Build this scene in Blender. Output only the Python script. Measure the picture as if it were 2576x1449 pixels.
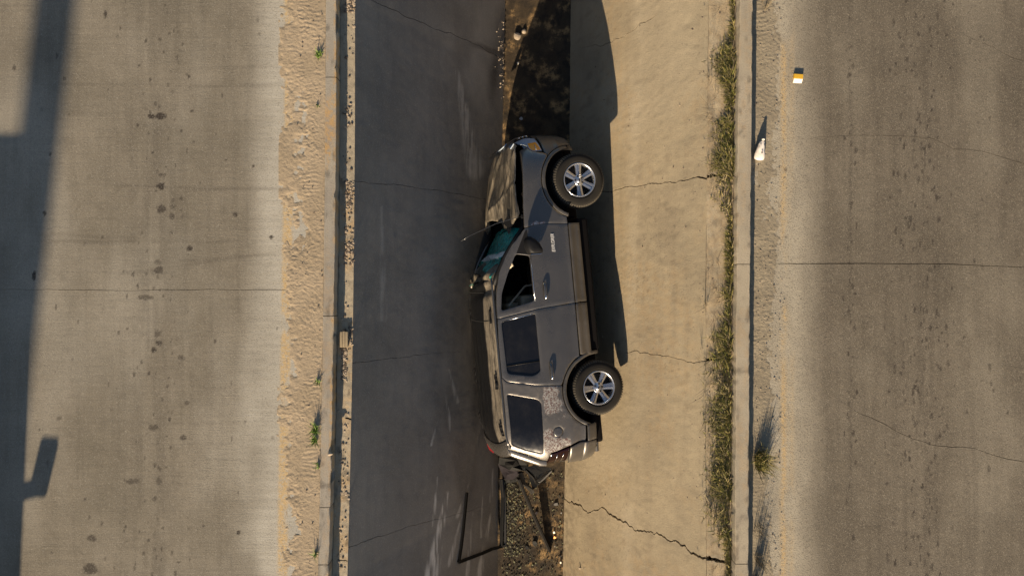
import bpy, bmesh, math, random
import numpy as np
from mathutils import Vector, Matrix
from mathutils.geometry import delaunay_2d_cdt
rnd = random.Random(7)
np.random.seed(7)
SC = bpy.context.scene
COL = SC.collection
for _o in list(bpy.data.objects):
    bpy.data.objects.remove(_o)

# ------------------------------------------------------------------ camera, sky, sun
HC = 11.75            # camera height over the channel floor
F = 1786.0
cam_d = bpy.data.cameras.new('camera'); cam = bpy.data.objects.new('camera', cam_d); COL.objects.link(cam)
cam.location = (0, 0, HC); cam.rotation_euler = (0, 0, 0)
cam_d.sensor_width = 36; cam_d.lens = 36 * F / 2576; cam_d.clip_end = 3000
SC.camera = cam
SUN_A = math.radians(13.3)     # azimuth off the -Y axis, towards -X
SUN_E = math.radians(21.7)
world = bpy.data.worlds.new('World'); SC.world = world; world.use_nodes = True
nt = world.node_tree
sky = nt.nodes.new('ShaderNodeTexSky'); sky.sky_type = 'NISHITA'; sky.sun_disc = False
sky.sun_elevation = SUN_E; sky.sun_rotation = math.pi + SUN_A
sky.air_density = 1.0; sky.dust_density = 1.0
nt.links.new(sky.outputs[0], nt.nodes['Background'].inputs[0]); nt.nodes['Background'].inputs[1].default_value = 0.062
sl = bpy.data.lights.new('sun', 'SUN'); sl.energy = 5.0; sl.angle = math.radians(0.5); sl.color = (1.0, 0.80, 0.56)
so = bpy.data.objects.new('sun', sl); COL.objects.link(so)
S = Vector((-math.sin(SUN_A) * math.cos(SUN_E), -math.cos(SUN_A) * math.cos(SUN_E), math.sin(SUN_E)))
so.rotation_euler = S.to_track_quat('Z', 'Y').to_euler(); so.location = (-8, -20, 14)
SC.view_settings.view_transform = 'Standard'; SC.view_settings.look = 'None'
SC.view_settings.exposure = 0.92; SC.view_settings.gamma = 1; SC.view_settings.use_curve_mapping = False

# ------------------------------------------------------------------ helpers
def hash2(i, j, s):
    v = np.sin(i * 127.1 + j * 311.7 + s * 74.7) * 43758.5453
    return v - np.floor(v)
def vnoise(x, y, s=0):
    x = np.asarray(x, float); y = np.asarray(y, float)
    i = np.floor(x); j = np.floor(y); fx = x - i; fy = y - j
    fx = fx * fx * (3 - 2 * fx); fy = fy * fy * (3 - 2 * fy)
    return (hash2(i, j, s) * (1 - fx) + hash2(i + 1, j, s) * fx) * (1 - fy) + (hash2(i, j + 1, s) * (1 - fx) + hash2(i + 1, j + 1, s) * fx) * fy
def fbm(x, y, o=4, s=0):
    t = 0; a = .5; n = 0
    for k in range(o):
        t = t + a * vnoise(x * 2 ** k + 17 * k, y * 2 ** k - 9 * k, s + k); n += a; a *= .5
    return t / n
def sst(a, b, x):
    t = np.clip((np.asarray(x, float) - a) / (b - a), 0, 1); return t * t * (3 - 2 * t)

def mesh_obj(name, verts, faces, mat=None, parent=None, smooth=False, kind=None):
    me = bpy.data.meshes.new(name); me.from_pydata([tuple(v) for v in verts], [], faces)
    if smooth: me.polygons.foreach_set('use_smooth', [True] * len(me.polygons))
    if mat: me.materials.append(mat)
    me.update()
    o = bpy.data.objects.new(name, me); COL.objects.link(o)
    if parent: o.parent = parent
    if kind: o['kind'] = kind
    return o
def empty(name, loc=(0, 0, 0), label=None, cat=None, group=None, kind=None):
    o = bpy.data.objects.new(name, None); COL.objects.link(o); o.location = loc; o.empty_display_size = .1
    tag(o, label, cat, group, kind); return o
def tag(o, label=None, cat=None, group=None, kind=None):
    if label: o['label'] = label
    if cat: o['category'] = cat
    if group: o['group'] = group
    if kind: o['kind'] = kind
    return o
def grid_mesh(name, P, mat, parent=None, attrs=None, smooth=True, extra=None):
    """P: (n,m,3) array of points"""
    n, m, _ = P.shape
    V = P.reshape(-1, 3)
    idx = np.arange(n * m).reshape(n, m)
    q = np.stack([idx[:-1, :-1], idx[:-1, 1:], idx[1:, 1:], idx[1:, :-1]], -1).reshape(-1, 4)
    nv = len(V)
    if extra is not None:
        V = np.vstack([V, extra[0]]); q = np.vstack([q, extra[1]])
    me = bpy.data.meshes.new(name)
    me.vertices.add(len(V)); me.vertices.foreach_set('co', V.astype(np.float32).ravel())
    me.loops.add(q.size); me.loops.foreach_set('vertex_index', q.astype(np.int32).ravel())
    me.polygons.add(len(q)); me.polygons.foreach_set('loop_start', np.arange(0, q.size, 4, dtype=np.int32))
    me.update(calc_edges=True)
    if smooth:
        sm = np.zeros(len(q), bool); sm[:(n - 1) * (m - 1)] = True; me.polygons.foreach_set('use_smooth', sm)
    for k, a in (attrs or {}).items():
        at = me.attributes.new(k, 'FLOAT', 'POINT')
        d = np.zeros(len(V), np.float32); d[:nv] = a.reshape(-1); at.data.foreach_set('value', d)
    me.validate()
    if mat: me.materials.append(mat)
    o = bpy.data.objects.new(name, me); COL.objects.link(o)
    if parent: o.parent = parent
    return o

# --- node helpers
class NT:
    def __init__(s, name):
        s.m = bpy.data.materials.new(name); s.m.use_nodes = True; s.t = s.m.node_tree
        s.b = s.t.nodes['Principled BSDF']; s._c = None
    def n(s, typ, **k):
        x = s.t.nodes.new(typ)
        for a, v in k.items(): setattr(x, a, v)
        return x
    def put(s, sock, v):
        if hasattr(v, 'type') and hasattr(v, 'node'): s.t.links.new(v, sock)
        elif isinstance(v, (tuple, list)) and len(v) == 3 and sock.type == 'RGBA': sock.default_value = (*v, 1)
        else: sock.default_value = v
    def co(s, scale=(1, 1, 1), rot=(0, 0, 0)):
        if s._c is None: s._c = s.n('ShaderNodeTexCoord')
        mp = s.n('ShaderNodeMapping'); s.t.links.new(s._c.outputs['Object'], mp.inputs[0])
        mp.inputs['Scale'].default_value = scale; mp.inputs['Rotation'].default_value = rot
        return mp.outputs[0]
    def noise(s, scale=5, detail=4, rough=.55, vec=None, dist=0):
        x = s.n('ShaderNodeTexNoise'); s.put(x.inputs['Vector'], vec if vec is not None else s.co())
        x.inputs['Scale'].default_value = scale; x.inputs['Detail'].default_value = detail
        x.inputs['Roughness'].default_value = rough; x.inputs['Distortion'].default_value = dist
        return x.outputs['Fac']
    def vor(s, scale=5, feat='F1', vec=None, out='Distance'):
        x = s.n('ShaderNodeTexVoronoi', feature=feat); s.put(x.inputs['Vector'], vec if vec is not None else s.co())
        x.inputs['Scale'].default_value = scale; return x.outputs[out]
    def ramp(s, f, a, b, c0=0., c1=1.):
        x = s.n('ShaderNodeMapRange', interpolation_type='SMOOTHSTEP'); s.put(x.inputs[0], f)
        x.inputs[1].default_value = a; x.inputs[2].default_value = b; x.inputs[3].default_value = c0; x.inputs[4].default_value = c1
        return x.outputs[0]
    def mix(s, f, a, b, mode='MIX'):
        x = s.n('ShaderNodeMix', data_type='RGBA', blend_type=mode)
        s.put(x.inputs[0], f); s.put(x.inputs[6], a); s.put(x.inputs[7], b); return x.outputs[2]
    def math(s, op, a, b=0.):
        x = s.n('ShaderNodeMath', operation=op); s.put(x.inputs[0], a); s.put(x.inputs[1], b); return x.outputs[0]
    def attr(s, name):
        x = s.n('ShaderNodeAttribute', attribute_name=name); return x.outputs['Fac']
    def bump(s, h, strength=.3, dist=.01, prev=None):
        x = s.n('ShaderNodeBump'); s.put(x.inputs['Height'], h); x.inputs['Strength'].default_value = strength
        x.inputs['Distance'].default_value = dist
        if prev is not None: s.t.links.new(prev, x.inputs['Normal'])
        return x.outputs[0]
    def out(s, col=None, rough=None, normal=None, metal=None, **k):
        if col is not None: s.put(s.b.inputs['Base Color'], col)
        if rough is not None: s.put(s.b.inputs['Roughness'], rough)
        if metal is not None: s.put(s.b.inputs['Metallic'], metal)
        if normal is not None: s.t.links.new(normal, s.b.inputs['Normal'])
        for a, v in k.items(): s.put(s.b.inputs[a.replace('_', ' ')], v)
        return s.m
def simple(name, col, rough=.6, metal=0., var=.25, scale=8, **k):
    t = NT(name); c2 = tuple(c * (1 - var) for c in col)
    f = t.noise(scale, 5, .6)
    return t.out(t.mix(f, col, c2), t.ramp(f, 0, 1, max(rough - .08, .03), min(rough + .08, 1)), t.bump(t.noise(scale * 14, 3), .15, .003), metal, **k)

# ------------------------------------------------------------------ materials for the ground
def concrete(name, ca, cb, dustc, dark, tine=0., grain=1., stain_shade_col=(.028, .022, .018)):
    t = NT(name)
    big = t.noise(.9, 5, .6); mid = t.noise(5.5, 5, .65); fine = t.noise(70, 3, .7); spk = t.noise(260, 2, .6)
    lon = t.noise(3.0, 5, .65, t.co((3.2, .22, 1)))          # long wear along the road
    tr = t.noise(2.0, 6, .75, t.co((.35, 16, 1)))            # transverse finish of the slab
    col = t.mix(t.ramp(big, .3, .72), ca, cb)
    col = t.mix(t.ramp(lon, .42, .72, 0, .32), col, dark)
    col = t.mix(t.ramp(mid, .45, .8, 0, .35), col, dark)
    col = t.mix(t.ramp(tr, .5, .75, 0, .28 * tine), col, dark)
    col = t.mix(t.ramp(spk, .6, .78, 0, .6 * grain), col, dark)
    col = t.mix(t.ramp(fine, .6, .8, 0, .35), col, dustc)
    col = t.mix(t.attr('dust'), col, dustc)
    yl = t.math('MULTIPLY', t.attr('yel'), t.ramp(t.noise(30, 5, .8), .36, .56))
    col = t.mix(yl, col, (.48, .345, .175))
    ora = t.math('MULTIPLY', t.attr('ora'), t.ramp(t.noise(9, 5, .7), .4, .6))
    col = t.mix(ora, col, (.42, .27, .12))
    st = t.math('MULTIPLY', t.attr('stain_shade'), t.ramp(fine, .2, .6, .75, 1.))
    col = t.mix(st, col, stain_shade_col)
    g1 = t.noise(70, 3, .85); g2 = t.noise(85, 3, .85, t.co((1, .55, 1), (0, 0, .3)))
    col = t.mix(t.ramp(g1, .50, .66, 0, .62 * grain), col, dark)
    col = t.mix(t.ramp(g2, .53, .70, 0, .5 * grain), col, dustc)
    h = t.math('ADD', t.math('MULTIPLY', fine, .6), t.math('MULTIPLY', spk, .4))
    nb = t.bump(t.math('ADD', h, g1), .5 * grain, .007)
    nb = t.bump(t.noise(2.0, 4, .7, t.co((2, 60, 1))), .5 * tine, .004, nb)
    nb = t.bump(mid, .25 if grain > .6 else .05, .012, nb)
    return t.out(col, t.ramp(mid, .2, .8, .8, .95), nb, 0, Specular_IOR_Level=.25)
M = {}
M['road_left'] = concrete('road_concrete', (.215, .190, .148), (.160, .141, .108), (.41, .385, .325), (.095, .083, .064), 1., .8)
M['road_right'] = concrete('road_concrete_worn', (.168, .143, .108), (.122, .103, .077), (.365, .325, .25), (.068, .057, .043), .15, 1.2)
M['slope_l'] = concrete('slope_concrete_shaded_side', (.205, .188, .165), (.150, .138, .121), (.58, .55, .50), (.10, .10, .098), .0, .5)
M['slope_r'] = concrete('slope_concrete', (.415, .342, .225), (.325, .268, .178), (.49, .415, .29), (.22, .175, .12), .0, 1.0)
M['kerb'] = concrete('kerb_concrete', (.33, .30, .25), (.27, .24, .2), (.40, .36, .28), (.15, .13, .1), .1, .9)
M['ledge'] = concrete('ledge_concrete', (.37, .32, .24), (.31, .27, .2), (.42, .36, .26), (.18, .15, .11), 0, .9)
M['floor'] = concrete('channel_floor_mud', (.058, .042, .025), (.038, .028, .018), (.115, .082, .045), (.022, .018, .014), 0, 1.3, (.02, .017, .014))
def dirt(name, a, b, c):
    t = NT(name)
    n1 = t.noise(3, 5, .6); n2 = t.noise(26, 5, .7); n3 = t.noise(160, 3, .7)
    col = t.mix(t.ramp(n1, .3, .7), a, b); col = t.mix(t.ramp(n2, .5, .75, 0, .5), col, c)
    col = t.mix(t.ramp(n3, .62, .75, 0, .5), col, c)
    return t.out(col, .95, t.bump(n3, .5, .008, t.bump(n2, .5, .02)), 0, Specular_IOR_Level=.15)
M['dirt'] = dirt('verge_dirt', (.375, .300, .208), (.315, .252, .172), (.18, .138, .092))
M['dirt_r'] = dirt('verge_gravel_dirt', (.31, .265, .19), (.235, .20, .145), (.12, .10, .072))
M['soil'] = dirt('crack_soil', (.05, .038, .026), (.035, .027, .02), (.02, .016, .012))
M['land'] = dirt('open_ground', (.30, .24, .16), (.22, .18, .12), (.12, .10, .06))

# ------------------------------------------------------------------ the setting's long lines (near-parallel, read at three stations)
def ln(a, b, c):
    y0, y1, y2 = 0., 724.5, 1449.
    A = np.array([[y0 ** 2, y0, 1], [y1 ** 2, y1, 1], [y2 ** 2, y2, 1]]); k = np.linalg.solve(A, [a, b, c])
    def f(z):
        k_ = (HC - z) / F
        def X(Y):
            y = 724.5 - np.asarray(Y, float) / k_
            yc = np.clip(y, 0, 1449)
            v = k[0] * yc ** 2 + k[1] * yc + k[2]
            m = -.010
            return (v + m * (y - yc) - 1288) * k_
        return X
    return f
ZL, ZLk, ZLl = 3.18, 3.20, 3.03          # left road, kerb top, ledge
ZR, ZRk, ZRl = 2.96, 3.20, 3.06          # right road, kerb top, ledge behind the slope
L_dirt = ln(700, 700, 690)(ZL)
L_kl = ln(819, 813, 799)(ZLk); L_kr = ln(847, 842, 827)(ZLk)
L_ld = ln(893, 889, 874)(ZLl)
L_tl = ln(1271, 1258, 1252)(0.)
L_tr = ln(1436, 1428, 1416)(0.)
L_rs = ln(1783, 1776, 1777)(ZRl)
L_rkl = ln(1861, 1852, 1849)(ZRk); L_rkr = ln(1895, 1888, 1884)(ZRk)
def cst(v): return lambda Y: np.full(np.shape(Y), float(v)) if np.ndim(Y) else float(v)
def todpx(X, Y, Z):
    k = (HC - Z) / F; return 1288 + X / k, 724.5 - Y / k
def flat(x, y, z):
    k = (HC - z) / F; return ((x - 1288) * k, (724.5 - y) * k, z)

class Strip:
    def __init__(s, A, za, B, zb): s.A, s.za, s.B, s.zb = A, za, B, zb
    def P(s, u, Y):
        return s.A(Y) * (1 - u) + s.B(Y) * u, s.za * (1 - u) + s.zb * u
    def hit(s, x, y):
        lo, hi = -.3, 1.3
        def g(u):
            z = s.za * (1 - u) + s.zb * u; k = (HC - z) / F; Y = (724.5 - y) * k
            return float(s.P(u, Y)[0]) - (x - 1288) * k, Y
        for _ in range(40):
            m = .5 * (lo + hi)
            if g(m)[0] < 0: lo = m
            else: hi = m
        return m, g(m)[1]
    def pt(s, x, y, off=0.):
        u, Y = s.hit(x, y); X, z = s.P(u, Y); n = s.nrm(); return Vector((float(X), Y, float(z))) + n * off
    def nrm(s):
        X0 = float(s.A(0.)); X1 = float(s.B(0.)); return Vector((-(s.zb - s.za), 0, X1 - X0)).normalized()
YV = 4.6
def yrows(b, t, step=.024):
    """row stations between two mean Y values, dense inside the view"""
    ys = []
    c = b
    while c < t:
        ys.append(c); c += step if -YV < c < YV else max(step, min(6., (abs(c) - YV) * .35 + .05))
    ys.append(t); ys = np.array(ys)
    if len(ys) > 2 and ys[-1] - ys[-2] < 1e-3: ys = np.delete(ys, -2)
    return (ys - b) / (t - b)
def slabs(name, piece, strip, cracks, us, mat, parent, attr=None, height=None, depth=.05, step=.024, gs=1.):
    """cracks: lists of (x, y, gap_m) in picture stations along the strip, ordered from bottom (south) to top (north)"""
    us = np.asarray(us)
    lines = []
    for ci, c in enumerate(cracks):
        pts = sorted([(*strip.hit(p[0], p[1]), p[2]) for p in c])
        uu = [p[0] for p in pts]
        Y = np.interp(us, uu, [p[1] for p in pts]); g = np.interp(us, uu, [p[2] for p in pts], left=pts[0][2] * 0 if pts[0][0] > 0.05 else pts[0][2], right=0 if pts[-1][0] < .95 else pts[-1][2])
        jag = (fbm(us * 14, us * 0 + ci * 7.3, 4, 3) - .5) * .12 + (fbm(us * 60, us * 0 + ci * 3.1, 3, 5) - .5) * .05
        w = np.clip(g / .012, 0, 1)
        jam = c[0][3] if len(c[0]) > 3 else 1.
        Y = Y + jag * jam
        g = gs * g * (.55 + .9 * fbm(us * 30, us * 0 + ci, 3, 9))
        lines.append((Y, g))
    lo = np.full(len(us), -90.); hi = np.full(len(us), 90.)
    bounds = [(lo, lo * 0)] + lines + [(hi, hi * 0)]
    for i in range(len(bounds) - 1):
        b = bounds[i][0] + bounds[i][1] * .5; t = bounds[i + 1][0] - bounds[i + 1][1] * .5
        tt = yrows(float(b.mean()), float(t.mean()), step)
        Yg = b[None, :] * (1 - tt[:, None]) + t[None, :] * tt[:, None]
        ug = np.broadcast_to(us[None, :], Yg.shape)
        X, z = strip.P(ug, Yg); z = np.broadcast_to(z, X.shape).copy()
        n = strip.nrm()
        if height is not None:
            hgt = height(X, Yg, z); X = X + n.x * hgt; z = z + n.z * hgt
        P = np.stack([X, Yg, z], -1)
        att = {k: v for k, v in attr(X, Yg, z).items()} if attr else {}
        # skirts down into the joints
        ny, nx = X.shape; idx = np.arange(ny * nx).reshape(ny, nx)
        ex = []; eq = []; base = ny * nx
        for row, sgn in ((0, 1), (ny - 1, -1)):
            q = P[row] - np.array([n.x, 0, n.z]) * depth; st = base + sum(len(e) for e in ex); ex.append(q)
            ex.append(P[row]); bo = np.arange(st, st + nx); top = bo + nx
            f = np.stack([bo[:-1], bo[1:], top[1:], top[:-1]], -1)
            eq.append(f if sgn > 0 else f[:, ::-1])
        grid_mesh(piece, P, mat, parent, att, True, (np.vstack(ex), np.vstack(eq)))
def blobs(xd, yd, lst, soft=.18):
    out = np.zeros(np.shape(xd))
    wob = (fbm(xd / 7, yd / 7, 3, 11) - .5) * .9
    for x, y, rx, ry, a in lst:
        d = np.sqrt(((xd - x) / rx) ** 2 + ((yd - y) / ry) ** 2) + wob
        out = np.maximum(out, a * (1 - sst(1 - soft, 1 + soft, d)))
    return out
def useg(strip_w, dense_lo, dense_hi, step):   # across stations
    u = list(np.linspace(0, 1, int(strip_w / step) + 2)); return np.array(u)

# ---- left road
left_road = empty('left_road', kind='structure')
spL = Strip(cst(-14.), ZL, L_kl, ZL)
us = np.concatenate([np.linspace(0, .63, 8, endpoint=False), np.linspace(.63, 1, 290)])
rl = np.random.RandomState(5)
SP = []
for x, y, rx, ry, a in [(405, 292, 14, 9, .85), (381, 293, 9, 6, .85), (392, 293, 5, 4, .7), (405, 468, 11, 9, .8), (404, 440, 5, 5, .6), (414, 441, 5, 4, .5),
        (406, 526, 12, 11, .65), (432, 545, 7, 8, .55), (435, 520, 8, 5, .5), (455, 500, 5, 5, .45), (591, 540, 6, 6, .75), (477, 625, 7, 6, .75), (682, 597, 5, 4, .7),
        (400, 680, 13, 9, .6), (398, 660, 9, 7, .4), (366, 748, 20, 6, .55), (397, 840, 9, 10, .5), (398, 862, 10, 5, .7), (387, 880, 6, 6, .85), (455, 900, 9, 6, .5),
        (388, 1075, 13, 7, .55), (470, 1013, 6, 6, .5), (462, 1100, 9, 6, .6), (333, 1210, 22, 6, .55), (388, 1254, 6, 7, .5), (400, 1210, 7, 9, .5), (231, 1353, 13, 9, .6),
        (228, 1430, 18, 14, .65), (265, 36, 4, 9, .7), (36, 172, 4, 7, .6), (600, 1340, 4, 6, .9), (86, 695, 4, 12, .8), (112, 537, 4, 7, .7), (143, 140, 3, 10, .5),
        (366, 105, 4, 4, .6), (403, 100, 5, 3, .5), (412, 132, 3, 3, .6), (475, 193, 4, 4, .7), (385, 385, 4, 4, .6), (425, 85, 3, 4, .5), (148, 1052, 7, 5, .4), (120, 1165, 3, 9, .3)]:
    SP.append((x, y, rx, ry, min(1, a * 1.3)))
for k in range(190):
    x = rl.normal(395, 42) if k % 3 else rl.uniform(90, 700); SP.append((x, rl.uniform(-40, 1500), rl.uniform(1.8, 3.6), rl.uniform(2, 7), rl.uniform(.35, .85)))
def attr_left(X, Y, Z):
    xd, yd = todpx(X, Y, Z)
    vis = (np.abs(yd - 724) < 900) & (xd > -60)
    st = np.zeros(X.shape)
    if vis.any(): st[vis] = blobs(xd[vis], yd[vis], SP)
    n = fbm(X * 1.2, Y * .5, 4, 2)
    st = np.maximum(st, .22 * np.exp(-((xd - 395) / 60.) ** 2) * sst(.35, .65, fbm(X * 14, Y * 1.2, 4, 6)))
    for y0, x0, x1, yy1, a in [(465, 260, 720, 478, .28), (608, 85, 600, 605, .30), (655, 420, 700, 640, .3), (690, 300, 560, 650, .35), (590, 90, 420, 600, .2), (170, 480, 720, 168, .16), (212, 120, 720, 215, .16), (1060, 150, 700, 1062, .12)]:
        yc = y0 + (yy1 - y0) * (xd - x0) / (x1 - x0) + (fbm(X * 1.5, X * 0, 2, 4) - .5) * 16
        st = np.maximum(st, a * np.exp(-((yd - yc) / 4.5) ** 2) * sst(x0 - 30, x0 + 60, xd) * (1 - sst(x1 - 60, x1 + 30, xd)) * (.4 + fbm(X * 5, Y * 5, 3, 8)))
    edge = 722 - .016 * (yd - 300) * (yd > 300)
    e2 = edge + (fbm(Y * 1.6, X * 0, 3, 14) - .5) * 24
    dust = .85 * sst(600, 700, xd + (n - .5) * 130) + .25 * sst(.5, .8, n)
    dust = np.clip(dust * (.75 + .5 * fbm(X * 3, Y * 30, 3, 31)), 0, 1)
    yel = np.exp(-((xd - edge - 6) / 12.) ** 4) * sst(.25, .45, fbm(X * 6, Y * 2.2, 4, 21))
    return dict(dust=dust, stain_shade=st, yel=np.clip(yel * 1.5, 0, 1), ora=np.zeros(X.shape))
JL = [[(-100, 728, .006, .25), (150, 730, .008), (380, 731, .01), (600, 728, .01), (700, 727, .012), (760, 727, .01)]]
slabs('left_road', 'road_slab', spL, JL, us, M['road_left'], left_road, attr_left, lambda X, Y, Z: .003 * (fbm(X * 3, Y * 3, 3, 1) - .5) + .0012 * fbm(X * 2, Y * 45, 3, 2), step=.017, gs=.55)

# ---- right road
right_road = empty('right_road', kind='structure')
spR = Strip(L_rkr, ZR, cst(14.), ZR)
us = np.concatenate([np.linspace(0, .33, 270, endpoint=False), np.linspace(.33, 1, 8)])
rr = np.random.RandomState(9); SR = []
for k in range(420):
    c = rr.choice([2335, 2140, 2290, 2480, 2250], p=[.5, .13, .22, .08, .07]); x = rr.normal(c, 26 if c != 2140 else 8); SR.append((x, rr.uniform(-40, 1500), rr.uniform(1.6, 4.), rr.uniform(2, 10), rr.uniform(.4, .95)))
for k in range(160):
    SR.append((rr.uniform(1980, 2620), rr.uniform(-40, 1500), rr.uniform(1.2, 2.4), rr.uniform(1.2, 3), rr.uniform(.2, .6)))
SR += [(2292, 115, 4, 4, .6), (1976, 427, 5, 5, .6), (1977, 667 - 70, 4, 4, .5), (2280, 548, 5, 5, .7), (2285, 690 - 130, 6, 5, .7), (2375, 1085, 4, 4, .6), (2323, 1300, 5, 5, .6)]
def attr_right(X, Y, Z):
    xd, yd = todpx(X, Y, Z)
    vis = (np.abs(yd - 724) < 900) & (xd < 2640)
    st = np.zeros(X.shape)
    if vis.any(): st[vis] = blobs(xd[vis], yd[vis], SR)
    n = fbm(X * 1.2, Y * .5, 4, 2)
    for xc, w, a in ((2140, 8, .3), (2335, 34, .32), (2460, 40, .2), (2240, 60, .15)):
        st = np.maximum(st, a * np.exp(-((xd - xc) / w) ** 2) * sst(.35, .7, fbm(X * 16, Y * 1.1, 4, 6)))
    st = np.maximum(st, .12 * sst(2050, 2400, xd) * (1 - sst(500, 900, yd)))  # lens corner falloff painted into the tone, darker towards the upper right
    dust = 1.05 * (1 - sst(1960, 2095, xd + (n - .5) * 110)) * (.6 + .6 * fbm(X * 8, Y * 3, 4, 3)) + .25 * sst(.55, .8, n)
    yel = (np.exp(-((xd - 1971) / 8.) ** 2) + .35 * np.exp(-((xd - 1992) / 7.) ** 2)) * sst(.38, .6, fbm(X * 5, Y * 1.5, 4, 23))
    return dict(dust=np.clip(dust, 0, 1), stain_shade=st, yel=np.clip(yel, 0, 1), ora=np.zeros(X.shape))
JR = [[(1900, 1300, 0, .4), (2200, 1300, 0), (2640, 1300, 0)],
      [(1900, 985, .0, .7), (2080, 985, .0), (2160, 1040, .006), (2210, 1062, .01), (2300, 1102, .008), (2360, 1118, .009), (2440, 1125, .01), (2520, 1150, .011), (2580, 1165, .01), (2680, 1170, .008)],
      [(1900, 661, .008, .12), (1960, 663, .014), (2150, 663, .016), (2400, 665, .014), (2576, 672, .012), (2700, 676, .01)],
      [(1900, 355, .0, .8), (2050, 342, .004), (2150, 338, .006), (2260, 340, .006), (2340, 352, .008), (2400, 378, .008), (2470, 385, .008), (2530, 400, .010), (2580, 416, .010), (2680, 430, .008)],
      [(1900, 40, .0, .8), (2380, 60, .0), (2430, 92, .006), (2500, 115, .006), (2540, 140, .008), (2600, 160, .008), (2680, 175, .008)]]
JR = [JR[1], JR[2], JR[3], JR[4]]
slabs('right_road', 'road_slab', spR, JR, us, M['road_right'], right_road, attr_right, lambda X, Y, Z: .004 * (fbm(X * 3, Y * 3, 3, 1) - .5) + .002 * fbm(X * 30, Y * 30, 2, 2), step=.018, gs=.6)

# ---- channel slopes and floor
def zero(X): return np.zeros(np.shape(X))
left_slope = empty('left_channel_slope', kind='structure')
spSL = Strip(L_ld, ZLl, L_tl, 0.)
SCR = [((1125, 1240), (1085, 1449), 17, .95), ((1100, 1200), (1090, 1320), 4, .8), ((1180, 1215), (1150, 1300), 4, .5), ((1160, 1300), (1130, 1420), 6, .5), ((1235, 1290), (1205, 1449), 8, .55), ((1215, 1230), (1210, 1350), 3, .4),
       ((1150, 180), (1195, 430), 22, .35), ((1120, 990), (1135, 1080), 5, .45), ((1100, 1060), (1085, 1120), 3, .5), ((960, 520), (965, 800), 9, .18), ((1130, 930), (1150, 1010), 5, .35), ((1190, 1290), (1175, 1449), 5, .45), ((1240, 1180), (1235, 1260), 5, .4)]
def attr_sl(X, Y, Z):
    xd, yd = todpx(X, Y, Z)
    dust = zero(X)
    for (x0, y0), (x1, y1), w, a in SCR:
        tt = np.clip(((xd - x0) * (x1 - x0) + (yd - y0) * (y1 - y0)) / ((x1 - x0) ** 2 + (y1 - y0) ** 2), 0, 1)
        d = np.hypot(xd - x0 - tt * (x1 - x0), yd - y0 - tt * (y1 - y0))
        dust = np.maximum(dust, a * (1 - sst(w * .5 * (.2 + tt), w * (.35 + tt), d)) * sst(.30, .6, fbm(xd / 3.2, yd / 60, 4, 5)))
    dust = np.maximum(dust, .14 * sst(.5, .75, fbm(X * 1.6, Y * .8, 4, 12)) * sst(950, 1200, xd))
    st = .34 * sst(.45, .75, fbm(X * 2.6, Y * .8, 5, 15)) * sst(960, 1160, xd)
    st = np.maximum(st, .75 * (1 - sst(.0, 22, np.abs(xd - 1245 + .1 * (yd - 180))) ) * np.exp(-((yd - 190) / 60.) ** 2))
    st = np.maximum(st, .6 * (1 - sst(3, 12, np.abs(yd - (40 + .33 * (xd - 960)) + 18 * (fbm(X * 3, X * 0, 3, 2) - .5)))) * sst(1080, 1250, xd) * (yd < 200))
    return dict(dust=dust, stain_shade=st, yel=zero(X), ora=zero(X))
CL = [[(880, 1372, .012, .35), (950, 1350, .01), (1050, 1318, .008), (1180, 1285, .006), (1255, 1262, .0)],
      [(890, 912, .010, .3), (960, 905, .009), (1080, 890, .007), (1180, 884, .0), (1258, 880, 0)],
      [(892, 455, .008, .4), (1000, 467, .010), (1110, 480, .010), (1200, 497, .009), (1262, 503, .006)],
      [(893, -12, .012, .5), (960, 15, .014), (1080, 66, .014), (1180, 106, .012), (1266, 150, .02)]]
us = np.linspace(0, 1, 150)
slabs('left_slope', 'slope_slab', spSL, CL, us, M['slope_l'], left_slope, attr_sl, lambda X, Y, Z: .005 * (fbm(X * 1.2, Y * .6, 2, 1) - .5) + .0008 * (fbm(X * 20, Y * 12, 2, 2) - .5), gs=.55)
right_slope = empty('right_channel_slope', kind='structure')
spSR = Strip(L_tr, 0., L_rs, ZRl)
def attr_sr(X, Y, Z):
    xd, yd = todpx(X, Y, Z)
    n = fbm(X * 1.0, Y * .7, 4, 22)
    dust = .5 * np.exp(-((xd - 1605 + .02 * yd) / 16.) ** 2) * sst(.35, .6, fbm(X * 4, Y * 1.2, 4, 4)) + .35 * sst(.55, .75, n)
    st = .2 * sst(.60, .8, fbm(X * 9, Y * 9, 4, 33)) + .35 * (1 - sst(1420, 1470, xd)) * sst(.4, .6, fbm(X * 30, Y * 12, 3, 3)) * (yd > 1100)
    st = np.maximum(st, .35 * sst(.84, .9, vnoise(X * 75, Y * 70, 8)) * sst(.5, .65, fbm(X * 2, Y * 2, 3, 9)))
    return dict(dust=np.clip(dust, 0, 1), stain_shade=st, yel=zero(X), ora=.25 * sst(.45, .7, fbm(X * 2.0, Y * 1.3, 4, 44)))
CR = [[(1425, 1250, .035, 1.1), (1450, 1268, .04), (1480, 1285, .028), (1515, 1280, .04), (1550, 1302, .045), (1600, 1330, .035), (1660, 1347, .032), (1720, 1375, .042), (1770, 1395, .06), (1785, 1400, .05)],
      [(1425, 900, 0, .6), (1560, 890, 0), (1600, 885, .024), (1640, 892, .014), (1700, 903, .008), (1750, 912, .012), (1785, 905, .03)],
      [(1430, 490, .008, .6), (1530, 482, .022), (1560, 474, .022), (1620, 465, .018), (1690, 456, .018), (1740, 447, .02), (1785, 445, .05)],
      [(1432, 130, 0, .8), (1530, 110, .012), (1600, 72, .012), (1640, 48, .014), (1660, 35, .0), (1790, 30, 0)]]
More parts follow.
